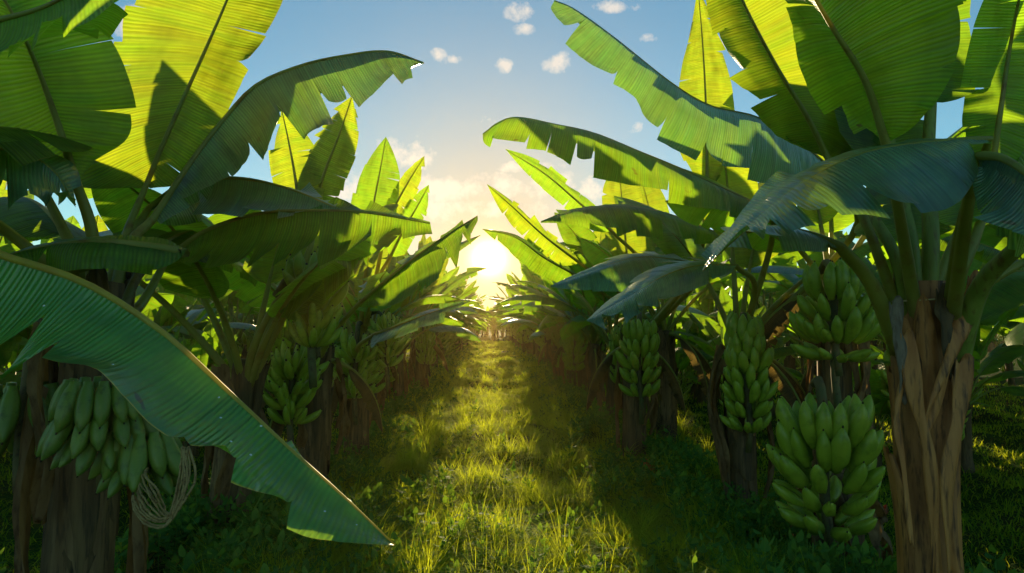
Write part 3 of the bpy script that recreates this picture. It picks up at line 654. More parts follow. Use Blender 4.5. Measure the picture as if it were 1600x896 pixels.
hero(p1, [cr(.03, .0), (215, 480, 2.6)], [(262, 402, 2.9), (320, 360, 2.85), (400, 333, 2.8), (480, 327, 2.75), (570, 330, 2.7), (672, 347, 2.65)],
     A=[(262, 404, 2.9), (330, 418, 2.62), (430, 407, 2.58), (520, 400, 2.55), (600, 370, 2.56), (676, 368, 2.6)], WB=((0.05, 1, .22), .25), mat='leaf', tA=[(.25, .5, .012, .02), (.42, .6, .01, .02), (.62, .35, .03, .05), (.8, .2, .02, .03), (.9, .3, .02, .03)], seed=12, bulge=(.10, .05), nl=110, r0=.014)
hero(p1, [cr(-.04, -.02), (110, 420, 2.1)], [(60, 385, 2.0), (150, 375, 1.95), (230, 382, 2.0), (290, 392, 2.05)][::-1] + [(-60, 420, 1.9)],
     WA=((0, -.5, -1), .10), WB=((0, 1, .1), .22), seed=13, mat='leaf')
fill_leaves(p1, rg, W2L(cr(), p1), [(95, 38, -25, .5, 1.2, .25, -20, 'leaf'), (110, 35, -20, .6, 1.4, .27, -20, 'leaf_blue'), (170, 65, 15, .5, 1.5, .27, -15, 'leaf_blue'),
            (215, 50, -25, .5, 1.2, .25, -30, 'leaf_blue'), (140, 45, -30, .5, 1.3, .25, -30, 'leaf')])
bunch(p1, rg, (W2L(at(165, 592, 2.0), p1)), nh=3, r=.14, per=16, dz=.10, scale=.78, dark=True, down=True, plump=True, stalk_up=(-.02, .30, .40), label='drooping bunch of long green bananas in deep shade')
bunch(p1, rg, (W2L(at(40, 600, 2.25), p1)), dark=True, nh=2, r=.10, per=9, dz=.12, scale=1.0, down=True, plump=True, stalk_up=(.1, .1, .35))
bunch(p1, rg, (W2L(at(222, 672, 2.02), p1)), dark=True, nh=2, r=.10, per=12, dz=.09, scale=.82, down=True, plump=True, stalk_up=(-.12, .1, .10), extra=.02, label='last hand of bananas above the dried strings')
def strings():
    rng = np.random.RandomState(4); o = None; mb = MB(); base_ = V3(p1.location)
    for k in range(11):
        a = rng.uniform(-6, 6); pts = [(288 + a, 700, 1.9), (296 + a - k * 1.5, 745, 1.88), (285 - k * 2, 785 + k * 2, 1.86), (255, 825 - k * 3.5, 1.85 + .005 * k), (222 + k * 2, 815 - k * 5, 1.87), (208 + k * 2, 780 - k * 4, 1.9), (220 + k, 742 - k, 1.93)]
        P, _ = resample([V3(at(*p)) - base_ + rng.normal(0, .004, 3) for p in pts], 40); P = P + (rng.rand(40, 3) - .5) * .003
        mb.tube(P, rng.uniform(.0022, .0038), 6)
    link('dried_strings', mb.mesh('dried_strings'), M['string'], p1)
strings()

# second left plant, leaves reaching to the middle
rg = np.random.RandomState(31)
cw = at(385, 590, 3.8); x1, y1 = -1.5, 3.8
p2 = plant_at(x1, y1, 'second banana plant in the left row, behind the foreground leaf')
base_trunk(p2, rg, cw.z - .05, .10, .075, (cw.x - x1, 0), 10, 6)
cr2 = Vector((cw.x, cw.y, cw.z - .1))
hero(p2, [cr2, (395, 545, 3.7)], [(430, 472, 3.65), (480, 425, 3.6), (540, 388, 3.55), (592, 371, 3.5)], A=[(432, 480, 3.65), (455, 500, 3.4), (520, 455, 3.35), (565, 415, 3.35), (592, 376, 3.48)], WB=((0, 1, .15), .2), seed=14, mat='leaf', tA=[(.5, .3, .03, .04), (.8, .3, .03, .03)])
hero(p2, [cr2, (460, 400, 3.9)], [(470, 350, 4.0), (462, 280, 4.1), (450, 215, 4.2), (440, 170, 4.2)], WA=((1, 0, 0), .17), WB=((-1, .2, 0), .16), seed=15, mat='leaf_young', bulge=(-.05, -.05))
hero(p2, [cr2, (480, 400, 3.9)], [(488, 340, 4.1), (505, 275, 4.1), (528, 215, 4.05), (550, 150, 4.0)], WA=((1, 0, 0), .15), WB=((-1, .3, 0), .15), seed=16, mat='leaf_young', bulge=(-.05, -.05), label='upright narrow leaf glowing bright yellow')
fill_leaves(p2, rg, W2L(cr2, p2), PL=1.8, specs=[(85, 70, 40, .4, .9, .22, 0, 'leaf_young'), (150, 58, 20, .5, 1.5, .26, -10, 'leaf'), (60, 62, 10, .5, 1.3, .25, -20, 'leaf'), (200, 55, 0, .5, 1.4, .26, -20, 'leaf'), (-40, 62, 5, .3, .9, .20, -25, 'leaf'), (-100, 66, 15, .35, 1.0, .22, -25, 'leaf')])

bunch(p2, rg, W2L(at(490, 462, 3.75), p2), nh=4, per=11, dz=.085, scale=1.15, stalk_up=(-.25, .1, .0), el0=.6, label='bunch of upright green bananas above the path edge')
def row_plant(x, y, label, seed, h=1.5, specs=None, bspec=None, heroes=(), lean=(0, 0), dry=5, sheaths=9, r0=.10):
    rng = np.random.RandomState(seed); p = plant_at(x, y, label); base_trunk(p, rng, h, r0, .08, lean, sheaths, dry)
    c = Vector((x + lean[0], y + lean[1], p.location.z + h - .06))
    for hk in heroes:
        hk = dict(hk); hero(p, [c] + hk.pop('pet', []), hk.pop('mid'), **hk)
    fill_leaves(p, rng, W2L(c, p), specs or [], PL=1.0 + max(0, (1.5 - h)) * 1.9)
    for _ in range(3 if h > 1 else 0):
        generic_leaf(p, rng, W2L(c, p), rng.uniform(0, 6.28), R(rng.uniform(10, 35)), R(-88), .25, rng.uniform(.6, .9), .09, (R(-55), R(-60)), 'dead_leaf', ntear=7, droop_p=.55, nl=36, nc=6)
    for b in (bspec or []): bunch(p, rng, **b)
    return p
LY, LB, LF = 'leaf_young', 'leaf_blue', 'leaf'
p3 = row_plant(-1.3, 4.9, 'third banana plant in the left row, with two stacked green bunches', 41, 1.12,
    [(90, 72, 40, .4, .9, .2, 5, LY), (120, 60, 5, .5, 1.1, .25, -5, LF), (170, 62, 5, .5, 1.4, .25, -20, LF), (-120, 60, 0, .3, .9, .22, -35, LF), (250, 60, 10, .5, 1.0, .24, 0, LF), (60, 70, 20, .4, .9, .18, 0, LY)],
    [dict(pos=(.12, -.42, 1.42), nh=3, per=10, dz=.08, scale=.95, stalk_up=(-.1, .3, .1)), dict(pos=(-.02, -.55, .98), nh=4, per=10, dz=.09, scale=1.1, stalk_up=(0, .4, .3))],
    [dict(mid=[(560, 475, 4.6), (600, 440, 4.5), (650, 400, 4.4), (700, 365, 4.3), (746, 337, 4.2)], A=[(562, 480, 4.6), (620, 478, 4.25), (672, 442, 4.1), (712, 402, 4.05), (746, 345, 4.15)], WB=((0, 1, .1), .24), seed=17, mat=LF, tA=[(.5, .5, .02, .03), (.72, .3, .03, .05), (.86, .3, .03, .04)], pet=[(520, 520, 4.7)])])
p4 = row_plant(-1.28, 6.3, 'fourth banana plant in the left row, low bunch above a brown trunk', 43, 1.12,
    [(85, 76, 50, .4, .9, .18, 10, LY), (140, 65, 10, .5, 1.3, .24, -15, LF), (200, 60, 5, .5, 1.3, .24, -20, LF), (-60, 62, 0, .3, .8, .2, -30, LB), (20, 62, 20, .5, .9, .2, -10, LF)],
    [dict(pos=(.05, -.35, 1.02), nh=4, per=10, dz=.09, scale=1.2, stalk_up=(0, .2, .35)), dict(pos=(.32, -.2, 1.25), nh=4, per=9, dz=.09, scale=1.05, stalk_up=(-.2, .1, .2))],
    [dict(mid=[(575, 400, 5.8), (582, 330, 5.8), (594, 265, 5.8), (603, 214, 5.8)], WA=((1, 0, 0), .22), WB=((-1, .2, 0), .2), seed=18, mat=LF, bulge=(-.05, -.05), pet=[(570, 440, 6)]),
     dict(mid=[(600, 360, 5.9), (618, 320, 5.8), (640, 280, 5.7), (663, 244, 5.6)], WA=((.7, 0, -.7), .12), WB=((-.7, 0, .7), .08), seed=19, mat=LY, pet=[(590, 420, 6)]),
     dict(mid=[(610, 400, 5.9), (630, 360, 5.8), (650, 325, 5.7), (670, 289, 5.6)], WA=((.7, 0, -.7), .13), WB=((-.7, 0, .7), .10), seed=20, mat=LF, pet=[(590, 440, 6)]),
     dict(mid=[(585, 522, 5.2), (630, 505, 5.0), (680, 486, 4.9), (735, 470, 4.8)], WA=((0, -1, -.5), .22), WB=((0, 1, .1), .15), seed=21, mat=LB, pet=[(560, 540, 5.6)])])

# ---- right row
rg = np.random.RandomState(51)
xr, yr = 1.72, 2.5
q1 = plant_at(xr, yr, 'right foreground banana plant with a thick peeling brown trunk')
base_trunk(q1, rg, 1.42, .090, .088, (0.0, 0), 14, 0, ('stem_warm', 'stem2'))
cq = Vector((1.72, 2.5, 1.36))
def flap(root, pts, w, mat, label=None, name='dry_leaf', seed=1, th=.004):
    rng = np.random.RandomState(seed); o = V3(root.location); P, L = resample([V3(at(*p)) - o for p in pts], 26); mb = MB()
    u = np.linspace(-1, 1, 7); rows = []
    for i, p in enumerate(P):
        t = i / 25; ww = w * (1 - .3 * t) * (1 + .25 * math.sin(t * 13 + seed)); rows.append([p + np.array((k * ww, .25 * ww * math.cos(k * 2.5 + t * 6), .02 * math.sin(k * 3 + t * 9))) for k in u])
    mb.grid(np.array(rows)); ob = link(name, mb.mesh(name), M[mat], root); md = ob.modifiers.new('thick', 'SOLIDIFY'); md.thickness = th
    if label: ob['label'] = label
flap(q1, [(1398, 470, 2.36), (1402, 520, 2.33), (1410, 570, 2.33), (1408, 625, 2.35)], .022, 'grey_dry', 'grey dried leaf strip hanging on the trunk')
flap(q1, [(1410, 590, 2.34), (1400, 650, 2.34), (1412, 740, 2.33), (1425, 850, 2.32)], .012, 'stem2', seed=3)
flap(q1, [(1520, 430, 2.4), (1500, 520, 2.34), (1470, 600, 2.32), (1440, 680, 2.33)], .03, 'stem2', seed=4)
flap(q1, [(1470, 450, 2.36), (1480, 520, 2.34), (1490, 590, 2.35)], .03, 'stem', seed=5)
flap(q1, [(1415, 520, 2.33), (1430, 620, 2.32), (1455, 740, 2.32), (1460, 900, 2.33)], .028, 'stem2', seed=6)
flap(q1, [(1505, 560, 2.34), (1495, 660, 2.33), (1480, 780, 2.33), (1490, 900, 2.33)], .030, 'stem2', seed=7)
Q = lambda dx, dy=0, dz=0: Vector((cq.x + dx, cq.y + dy, cq.z + dz))
hero(q1, [Q(.06, -.05), (1500, 350, 2.15)], [(1546, 214, 1.9), (1450, 221, 1.9), (1350, 238, 1.92), (1250, 288, 1.95), (1165, 356, 2.0), (1100, 417, 2.05)],
     A=[(1546, 222, 1.9), (1530, 270, 1.75), (1490, 318, 1.7), (1400, 326, 1.68), (1310, 326, 1.7), (1225, 352, 1.78), (1165, 368, 1.9), (1100, 420, 2.04)], WB=((0, 1, .12), .26), mat=LB, seed=22, tA=[(.62, .6, .015, .02), (.75, .4, .02, .03)], bulge=(.03, .04), wave=.012, nl=120, r0=.011, label='wide blue-green leaf with a sunlit glossy patch')
hero(q1, [Q(.08, -.06), (1510, 330, 2.0)], [(1530, 240, 1.85), (1575, 248, 1.7), (1640, 300, 1.55), (1700, 380, 1.45)], A=[(1528, 250, 1.85), (1535, 335, 1.75), (1600, 368, 1.6), (1700, 390, 1.45)], WB=((.3, 1, .1), .25), mat=LB, seed=23)
hero(q1, [Q(-.10, -.02, -.08), (1360, 440, 2.4)], [(1312, 383, 2.35), (1262, 364, 2.35), (1205, 354, 2.38), (1150, 368, 2.4), (1098, 422, 2.45)], A=[(1312, 388, 2.35), (1250, 392, 2.2), (1190, 384, 2.2), (1140, 395, 2.25), (1100, 424, 2.42)], WB=((0, 1, .1), .27), mat=LB, seed=24, r0=.021, bulge=(.12, .04))
hero(q1, [Q(-.06, .0, -.02), (1350, 340, 2.5)], [(1292, 242, 2.65), (1262, 182, 2.6), (1215, 105, 2.55), (1163, 5, 2.45), (1120, -100, 2.35)],
     A=[(1300, 245, 2.65), (1340, 235, 2.75), (1372, 190, 2.8), (1375, 110, 2.75), (1335, 10, 2.7), (1270, -70, 2.5), (1125, -102, 2.35)], WB=((-.2, 1, .2), .28), mat=LY, seed=25, bulge=(-.05, .05), r0=.014, tA=[(.3, .7, .02, .03)], nl=110)
hero(q1, [Q(-.03, -.03), (1405, 330, 2.3)], [(1385, 225, 2.2), (1352, 125, 2.1), (1300, 40, 2.0), (1250, -50, 1.9), (1220, -130, 1.8)],
     A=[(1390, 222, 2.2), (1432, 197, 2.1), (1478, 140, 2.0), (1508, 60, 1.95), (1490, -30, 1.9), (1380, -130, 1.85), (1225, -135, 1.8)],
     B=[(1380, 220, 2.2), (1320, 185, 2.35), (1262, 110, 2.3), (1235, 30, 2.2), (1190, -60, 2.0), (1215, -130, 1.8)], mat=LF, seed=26, bulge=(.06, .06), r0=.016, label='very broad dark leaf overhead')
hero(q1, [Q(.05, .0), (1520, 380, 2.55)], [(1545, 300, 2.6), (1562, 180, 2.55), (1580, 60, 2.5), (1610, -90, 2.3)], A=[(1550, 310, 2.6), (1650, 240, 2.6), (1690, 100, 2.5), (1670, -20, 2.4), (1612, -90, 2.3)], B=[(1540, 305, 2.6), (1512, 240, 2.65), (1508, 120, 2.65), (1535, 0, 2.5), (1605, -90, 2.3)], mat=LF, seed=27, bulge=(-.05, -.05))
hero(q1, [Q(.10, -.04, -.15), (1530, 450, 2.3)], [(1600, 375, 2.1), (1680, 300, 1.9), (1780, 280, 1.7)], WA=((0, -1, -.4), .2), WB=((0, 1, 0), .25), mat=LB, seed=28, r0=.026, ribmat='petiole')
for (dx, pts, rr) in [(-.05, [(1400, 400, 2.45), (1345, 310, 2.6), (1310, 250, 2.7)], .016), (-.02, [(1425, 380, 2.5), (1400, 270, 2.6), (1385, 180, 2.7)], .018), (.02, [(1455, 380, 2.5), (1450, 260, 2.55), (1455, 160, 2.6)], .022)]:
    last = pts[-1]
    hero(q1, [Q(dx)] + pts[:2], [pts[2], (last[0] - 10 - dx * 300, last[1] - 110, last[2] + .1), (last[0] - 30 - dx * 700, last[1] - 260, last[2] + .15)], WA=((1, .1, 0), .24), WB=((-1, .3, 0), .24), mat=LF, seed=int(30 + rr * 1000), r0=rr, ribmat='petiole')
fill_leaves(q1, rg, W2L(cq, q1), [(100, 80, 55, .6, 1.5, .27, 10, LF), (20, 62, 15, .5, 1.4, .27, -10, LF), (60, 55, 0, .5, 1.4, .27, -20, LF), (-10, 40, -30, .5, 1.2, .25, -30, LB)])
tw = MB(); a = np.linspace(0, 2 * np.pi, 40); tw.tube(np.stack([.125 * np.cos(a), .125 * np.sin(a), .012 * np.sin(a + 1.2)], 1), .0035, 6)
tw.tube(np.array([(.05, -.125, 0), (.055, -.135, -.03), (.05, -.14, -.07)]), .003, 5)
o = link('twine', tw.mesh('twine'), M['twine']); o.location = (xr, yr, 1.485); o['label'] = 'pale twine tied round the crown of the thick right trunk'; o['category'] = 'twine'

q2 = row_plant(1.93, 3.55, 'short stump on the right carrying a big low pineapple-shaped bunch of bananas', 61, .62, [], 
    [dict(pos=(-.20, -.28, .84), nh=5, r=.10, per=12, dz=.078, scale=1.32, el0=.5, stalk_up=(.0, .1, .30), taper=.8, extra=.0, plump=True, label='fat low bunch of pale green upturned bananas')], r0=.13, dry=6)
q3 = row_plant(2.4, 4.4, 'banana plant on the right with a high two-tiered bunch behind the leaf stalks', 62, 1.6,
    [(100, 80, 55, .5, 1.3, .24, 10, LY), (60, 66, 20, .5, 1.4, .25, -10, LF), (150, 60, 5, .5, 1.3, .25, -20, LF), (10, 60, 0, .5, 1.3, .25, -20, LF), (200, 50, -20, .4, 1.2, .25, -30, LF), (-30, 65, 20, .5, 1.3, .25, -10, LF)],
    [dict(pos=(-.31, -.60, 1.47), nh=3, r=.10, per=11, dz=.10, scale=1.2, el0=.7, stalk_up=(.1, .35, .2), extra=.08, plump=True), dict(pos=(-.31, -.60, 1.22), nh=2, r=.10, per=12, dz=.08, scale=1.2, el0=.25, extra=.3, plump=True)])
q4 = row_plant(1.84, 4.7, 'banana plant with a long bunch above a knobbly trunk at right centre', 63, 1.3,
    [(120, 66, 20, .5, 1.2, .25, -10, LF), (50, 68, 25, .5, 1.4, .25, -5, LY), (-20, 55, -10, .5, 1.2, .25, -25, LF), (80, 82, 60, .6, 1.4, .24, 10, LY)],
    [dict(pos=(-.05, -.28, 1.30), nh=7, r=.08, per=11, dz=.092, scale=1.08, el0=.75, stalk_up=(.05, .2, .15), extra=.05, plump=True)],
    [dict(mid=[(1310, 275, 3.6), (1240, 215, 3.5), (1180, 182, 3.4), (1110, 165, 3.3), (1050, 130, 3.2), (960, 58, 3.1), (900, 15, 3.0), (866, 0, 2.95)],
          A=[(1305, 290, 3.5), (1260, 305, 3.3), (1200, 288, 3.15), (1140, 265, 3.05), (1060, 235, 3.0), (1005, 195, 3.0), (985, 150, 3.0), (920, 107, 2.95), (875, 52, 2.9), (858, 20, 2.92), (866, 2, 2.95)], WB=((.1, 1, -.05), .3), mat=LB, seed=33, tA=[(.36, .6, .02, .04), (.60, .75, .02, .03), (.76, .8, .02, .03), (.90, .25, .03, .03)], bulge=(.07, .05), nl=130, pet=[(1330, 370, 4.1)], label='huge diagonal leaf reaching up to the top centre'),
     dict(mid=[(1210, 332, 4.0), (1120, 290, 3.9), (1060, 262, 3.8), (1000, 237, 3.7), (930, 208, 3.6), (870, 194, 3.5), (800, 183, 3.4), (755, 208, 3.35)],
          A=[(1205, 345, 3.9), (1100, 325, 3.6), (1000, 297, 3.4), (940, 272, 3.3), (870, 245, 3.25), (800, 230, 3.2), (757, 223, 3.25), (754, 210, 3.34)], WB=((0, 1, .02), .28), mat=LF, seed=34, tA=[(.18, .5, .01, .02), (.42, .55, .03, .04), (.66, .35, .03, .05), (.84, .7, .01, .02)], bulge=(.08, .05), nl=120, pet=[(1200, 400, 4.4)]),
     dict(mid=[(1150, 415, 3.9), (1090, 415, 3.7), (1040, 430, 3.5), (980, 465, 3.4), (917, 500, 3.3)], A=[(1145, 425, 3.8), (1080, 455, 3.5), (1020, 478, 3.3), (960, 497, 3.2), (917, 502, 3.28)], WB=((0, 1, .12), .25), mat=LB, seed=35, pet=[(1180, 450, 4.4)])])
q5 = row_plant(1.42, 6.3, 'banana plant in the right row with a hanging bunch left of two bare trunks', 64, 1.2,
    [(95, 80, 60, .5, 1.3, .22, 10, LY), (40, 66, 20, .5, 1.3, .24, -10, LF), (-30, 55, -10, .5, 1.2, .24, -20, LF)],
    [dict(pos=(-.02, -.35, 1.18), nh=5, r=.08, per=11, dz=.10, scale=1.2, el0=.7, stalk_up=(.05, .2, .25), plump=True)],
    [dict(mid=[(1105, 300, 4.9), (1103, 170, 4.9), (1098, 70, 4.8), (1091, -15, 4.7)], A=[(1110, 300, 4.9), (1150, 225, 4.9), (1148, 150, 4.9), (1130, 75, 4.8), (1094, -12, 4.7)], B=[(1100, 300, 4.9), (1055, 220, 4.9), (1062, 120, 4.9), (1078, 50, 4.8), (1089, -12, 4.7)], mat=LY, seed=36, bulge=(-.05, -.05), pet=[(1085, 420, 5.6)], label='tall upright leaf glowing yellow against the sky'),
     dict(mid=[(1130, 368, 5.0), (1050, 337, 4.9), (980, 322, 4.8), (905, 327, 4.7), (845, 346, 4.6)], A=[(1125, 380, 4.9), (1050, 375, 4.6), (980, 366, 4.5), (905, 352, 4.5), (845, 349, 4.58)], WB=((0, 1, .1), .25), mat=LF, seed=37, pet=[(1090, 440, 5.6)]),
     dict(mid=[(1110, 418, 4.9), (1050, 405, 4.8), (990, 403, 4.7), (920, 425, 4.6), (860, 447, 4.5)], A=[(1105, 430, 4.8), (1040, 452, 4.5), (960, 455, 4.4), (900, 455, 4.4), (860, 449, 4.5)], WB=((0, 1, .12), .25), mat=LB, seed=38, pet=[(1070, 450, 5.6)])])
q6 = row_plant(1.96, 7.1, 'banana plant on a bare reddish trunk in the right row', 65, 1.2,
    [(95, 80, 60, .5, 1.3, .22, 10, LY), (140, 60, 5, .5, 1.2, .24, -15, LF), (40, 60, 15, .5, 1.3, .24, -10, LF), (200, 62, 20, .4, .9, .22, -20, LF), (-30, 55, -10, .5, 1.2, .24, -20, LF)], None,
    [dict(mid=[(955, 360, 6.2), (900, 312, 6.1), (850, 270, 6.0), (790, 233, 5.9)], WA=((-.6, 0, -.8), .14), WB=((.5, .6, .6), .12), mat=LF, seed=39, tA=[(.4, .3, .03, .03)], pet=[(1010, 420, 6.7)]),
     dict(mid=[(905, 410, 6.6), (850, 368, 6.5), (800, 322, 6.4), (761, 288, 6.3)], WA=((-.6, 0, -.8), .16), WB=((.5, .6, .6), .08), mat=LY, seed=40, tA=[(.4, .3, .03, .03), (.5, .3, .03, .03)], pet=[(960, 450, 6.9)]),
     dict(mid=[(905, 432, 7.0), (850, 402, 6.9), (805, 370, 6.8), (754, 358, 6.7)], WA=((-.3, 0, -.9), .2), WB=((0, .8, .3), .16), mat=LF, seed=42, pet=[(960, 470, 7.1)])])

# ------------------------------------------------------------------ repeated plants of the rows
def proto_near(seed, with_bunch=True):
    rng = np.random.RandomState(seed); p = thing('banana_plant', 'x', 'banana plant'); h = rng.uniform(.95, 1.2)
    base_trunk(p, rng, h, .09, .065, (rng.uniform(-.14, .14), rng.uniform(-.1, .1)), 7, 8); c = (0, 0, h - .05); n = rng.randint(11, 13)
    for k in range(n):
        f = k / (n - 1); az = k * 2.399 + rng.uniform(-.3, .3); e0 = R(86 - 38 * f + rng.uniform(-5, 5)); e1 = R(70 - 125 * f + rng.uniform(-14, 14))
        L = rng.uniform(1.2, 1.6) * (1 - .12 * f); mt = LY if f < .25 else (LB if rng.rand() < .3 else LF)
        fo = 15 - 50 * f
        generic_leaf(p, rng, c, az, e0, e1, rng.uniform(.6, .75), L, rng.uniform(.20, .25), (R(fo + rng.uniform(-8, 8)), R(fo + rng.uniform(-8, 8))), mt, ntear=rng.randint(1, 7), twist=rng.uniform(-.4, .4), nl=36, nc=6, lat=rng.uniform(-.4, .4))
    for _ in range(1):
        generic_leaf(p, rng, c, rng.uniform(0, 6.28), R(rng.uniform(10, 35)), R(-88), .25, rng.uniform(.6, .85), .09, (R(-55), R(-60)), 'dead_leaf', ntear=6, droop_p=.55, nl=30, nc=5)
    if with_bunch:
        bunch(p, rng, (.0, -.24, h - .0), nh=5, r=.08, per=10, dz=.10, scale=1.25, stalk_up=(0, .2, .15), plump=seed % 2 == 0, el0=.7)
        bunch(p, rng, (.14 if seed % 2 else -.16, -.16, h - .42), nh=2, r=.06, per=8, dz=.10, scale=1.05, stalk_up=(-.1, .12, .3), el0=.6)
    return p
def proto_far(seed):
    rng = np.random.RandomState(seed); mb = MB(); h = rng.uniform(.9, 1.15); c = (0, 0, h - .05); n = 12
    for k in range(n):
        f = k / (n - 1); az = k * 2.399 + rng.uniform(-.3, .3); e0 = R(86 - 38 * f + rng.uniform(-5, 5)); e1 = R(70 - 130 * f + rng.uniform(-14, 14)); fo = 15 - 50 * f
        generic_leaf(None, rng, c, az, e0, e1, .65, rng.uniform(1.15, 1.5) * (1 - .12 * f), .24, (R(fo), R(fo)), merge=mb, ntear=3, nl=18, nc=4, lat=rng.uniform(-.4, .4), twist=rng.uniform(-.4, .4))
    tb = trunk_mesh(rng, h, .11, .08, (0, 0), 4, n=8); b = len(mb.v); mb.v += tb.v; mb.uv += tb.uv; mb.f += [tuple(i + b for i in f) for f in tb.f]; mb.mi += [2] * len(tb.f)
    bunch(None, rng, (0, -.24, h - .0), nh=5, r=.08, per=7, dz=.11, scale=1.35, merge=mb, stalk_up=(0, .2, .25))
    me = mb.mesh('banana_plant'); 
    for m_ in (M['leaf'], M['petiole'], M['stem'], M['stalk'], M['banana']): me.materials.append(m_)
    me.shade_smooth(); return me
KID = None
def copy_tree(src, parent=None):
    c = src.copy(); COL.objects.link(c); c.parent = parent
    for ch in KID.get(src.name, []): copy_tree(ch, c)
    return c
protos = [proto_near(100 + i, i != 3) for i in range(5)]
KID = {}
for o_ in list(bpy.data.objects):
    if o_.parent is not None: KID.setdefault(o_.parent.name, []).append(o_)
fars = [proto_far(200 + i) for i in range(5)]
rp = random.Random(3); used = [False] * 5
_o1 = 'first second third fourth fifth sixth seventh eighth ninth tenth eleventh twelfth thirteenth fourteenth fifteenth sixteenth seventeenth eighteenth nineteenth'.split()
def nth(n):
    if n < 20: return _o1[n - 1]
    t, u = divmod(n, 10); tens = {2: ('twenty', 'twentieth'), 3: ('thirty', 'thirtieth'), 4: ('forty', 'fortieth'), 5: ('fifty', 'fiftieth')}[t]
    return tens[1] if u == 0 else tens[0] + '-' + _o1[u - 1]
KINDS_ = ['bushy', 'slender', 'leaning', 'broad-leaved', 'ragged']
def put_near(i, x, y, rz, s, label, group):
    o = protos[i] if not used[i] else copy_tree(protos[i]); used[i] = True
    o.location = (x, y, float(ground_z(x, y))); o.rotation_euler = (rp.uniform(-.04, .04), rp.uniform(-.04, .04), rz); o.scale = (s, s, s * rp.uniform(.95, 1.05)); o['label'] = label; o['group'] = group
def put_far(x, y, rz, s, label, group):
    o = bpy.data.objects.new('banana_plant', fars[rp.randrange(5)]); COL.objects.link(o)
    o.location = (x, y, float(ground_z(x, y))); o.rotation_euler = (rp.uniform(-.05, .05), rp.uniform(-.05, .05), rz); o.scale = (s, s, s * rp.uniform(.92, 1.08)); o['label'] = label; o['group'] = group; o['category'] = 'banana plant'
for side, nm in ((-1, 'left'), (1, 'right')):
    y = 7.9 if side < 0 else 8.3; k = 0
    while y < 46:
        x = side * ((1.50 if y < 10 else 1.38) + rp.uniform(-.14, .18)) + (-.03 if side < 0 else .12)
        if y < 16.5: put_near((k * 2 + (side > 0)) % 5, x, y, rp.uniform(-1.3, 1.3), rp.uniform(.86, .98), '%s banana plant down the %s row beside the grass path' % (nth(k + (5 if side < 0 else 7)), nm), 'banana plants')
        else: put_far(x, y, rp.uniform(-1.3, 1.3), rp.uniform(.95, 1.12), 'small distant banana plant, %s down the %s row along the path' % (nth(k + (5 if side < 0 else 7)), nm), 'distant banana plants of the %s row' % nm)
        y += rp.uniform(1.25, 1.55); k += 1
# outer rows
for side, nm in ((-1, 'left'), (1, 'right')):
    for ri, x0 in enumerate((4.1, 6.6, 9.2)):
        y = 4.2 + ri * 1.2 + (0 if side > 0 else -.6); cnt = 1
        while y < 34:
            x = side * (x0 + rp.uniform(-.25, .25))
            if y < 9 and ri == 0: put_near(rp.randrange(5), x, y, rp.uniform(0, 6.28), rp.uniform(.9, 1.05) * (.82 if side < 0 else 1), 'shaded banana plant, %s in the next row over on the %s' % (nth(cnt), nm), 'next row over on the %s' % nm)
            else: put_far(x, y, rp.uniform(0, 6.28), rp.uniform(.9, 1.1), 'shaded banana plant, %s along the %s row out on the %s' % (nth(cnt), nth(ri + 2), nm), 'outer banana plants on the %s' % nm)
            y += rp.uniform(1.5, 2.0); cnt += 1
for o_ in bpy.data.objects:
    if o_.get('label') == 'x':
        o_['label'] = 'shaded banana plant in the next row over on the %s' % ('left' if o_.location.x < 0 else 'right'); o_['group'] = 'next row over on the %s' % ('left' if o_.location.x < 0 else 'right')
# young suckers between the trunks
for side, nm in ((-1, 'left'), (1, 'right')):
    for k in range(44):
        y = 5.5 * (30 / 5.5) ** ((k + rp.random() * .5) / 44); x = side * (rp.uniform(2.6, 3.5) if rp.random() < .3 else rp.uniform(3.2, 12))
        put_far(x, y, rp.uniform(0, 6.28), rp.uniform(.38, .62), 'low young banana plant among the %s trunks, %s nearest' % (nm, nth(k + 1)), 'young banana plants on the %s' % nm)
for side in (-1, 1):
    for k in range(22):
        put_far(side * (11 + 2.2 * k * .5 + rp.uniform(-.5, .5)), 7 + k * 2.0 + rp.uniform(-.6, .6), rp.uniform(0, 6.28), rp.uniform(.9, 1.2), 'banana plant at the outermost %s of the plantation, %s nearest' % ('left' if side < 0 else 'right', nth(k + 1)), 'outermost banana plants on the %s' % ('left' if side < 0 else 'right'))
for side in (-1, 1):
    for k in range(20):
        put_far(side * (4 + 2.0 * k + rp.uniform(-.5, .5)), 40 + rp.uniform(-3, 6), rp.uniform(0, 6.28), rp.uniform(1.0, 1.4), 'banana plant on the back edge, %s side, %s out from the path' % ('left' if side < 0 else 'right', nth(k + 1)), 'banana plants along the back edge')
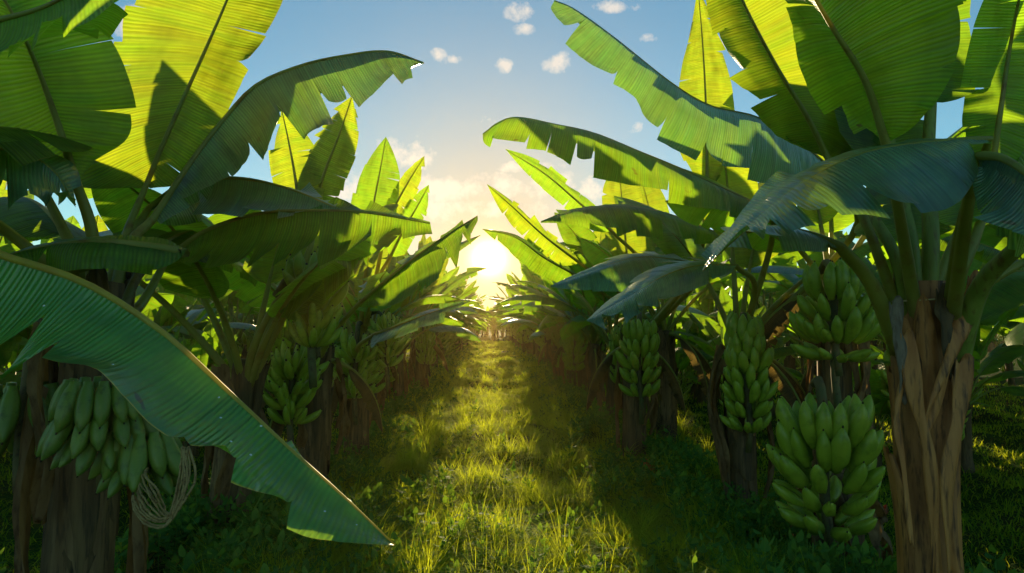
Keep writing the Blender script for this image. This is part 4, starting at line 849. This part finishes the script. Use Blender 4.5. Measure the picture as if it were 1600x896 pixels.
# plants that close the end of the path
for k in range(30):
    put_far(rp.uniform(-3.5, 3.5) if k > 9 else -1.8 + k * .4, 43 + (k % 5) * 3 + rp.uniform(0, 2), rp.uniform(0, 6.28), rp.uniform(.62, .8), 'tiny banana plant closing the far path end under the sun, %s in the cluster' % nth(k + 1), 'banana plants at the far end')

# dry leaves on the ground
def ground_leaf(px, py, l, w, mat, label, seed):
    Y = 1.4 / ((py - 500) / 1000.); p = at(px, py, Y); rng = np.random.RandomState(seed); mb = MB(); q = np.linspace(0, 1, 12)[:, None]; u = np.linspace(-1, 1, 7)[None]
    P = np.stack([(q - .5) * l + 0 * u, u * w * np.sin(np.pi * (q * .9 + .05)), .05 + .05 * np.sin(q * 5 + seed) + .05 * u ** 2 + .01 * np.sin(q * 17 + u * 6)], -1); mb.grid(P)
    o = link('dry_leaf', mb.mesh('dry_leaf'), M[mat]); o.location = (p.x, p.y, float(ground_z(p.x, p.y)) + .02); o.rotation_euler = (rng.uniform(-.3, .3), rng.uniform(-.2, .2), rng.uniform(-.5, .5)); o['label'] = label; o['category'] = 'dry leaf'; o['group'] = 'dry leaves on the ground'
    md = o.modifiers.new('thick', 'SOLIDIFY'); md.thickness = .002
ground_leaf(1020, 752, .22, .05, 'red_dry', 'red-brown dry leaf lying in the grass right of the path', 1)
ground_leaf(1375, 838, .16, .03, 'red_dry', 'small orange dry leaf on dark soil between the low bunch and the thick trunk', 2)

# ------------------------------------------------------------------ haze
hz = MB(); x0, x1, y0, y1, z0, z1 = -45, 45, -6, 62, -1.2, 5.2
hz.add([(x0, y0, z0), (x1, y0, z0), (x1, y1, z0), (x0, y1, z0), (x0, y0, z1), (x1, y0, z1), (x1, y1, z1), (x0, y1, z1)], [(0, 3, 2, 1), (4, 5, 6, 7), (0, 1, 5, 4), (1, 2, 6, 5), (2, 3, 7, 6), (3, 0, 4, 7)])
m, t = newmat('haze'); k = T(t); v = k.node('ShaderNodeVolumePrincipled'); v.inputs['Color'].default_value = (1, .74, .28, 1); v.inputs['Density'].default_value = .0012; v.inputs['Anisotropy'].default_value = .70
ou = k.node('ShaderNodeOutputMaterial'); k.l.new(v.outputs[0], ou.inputs['Volume'])
o = link('haze', hz.mesh('haze'), m, smooth=False); o['kind'] = 'stuff'; o['label'] = 'warm evening haze in the air'
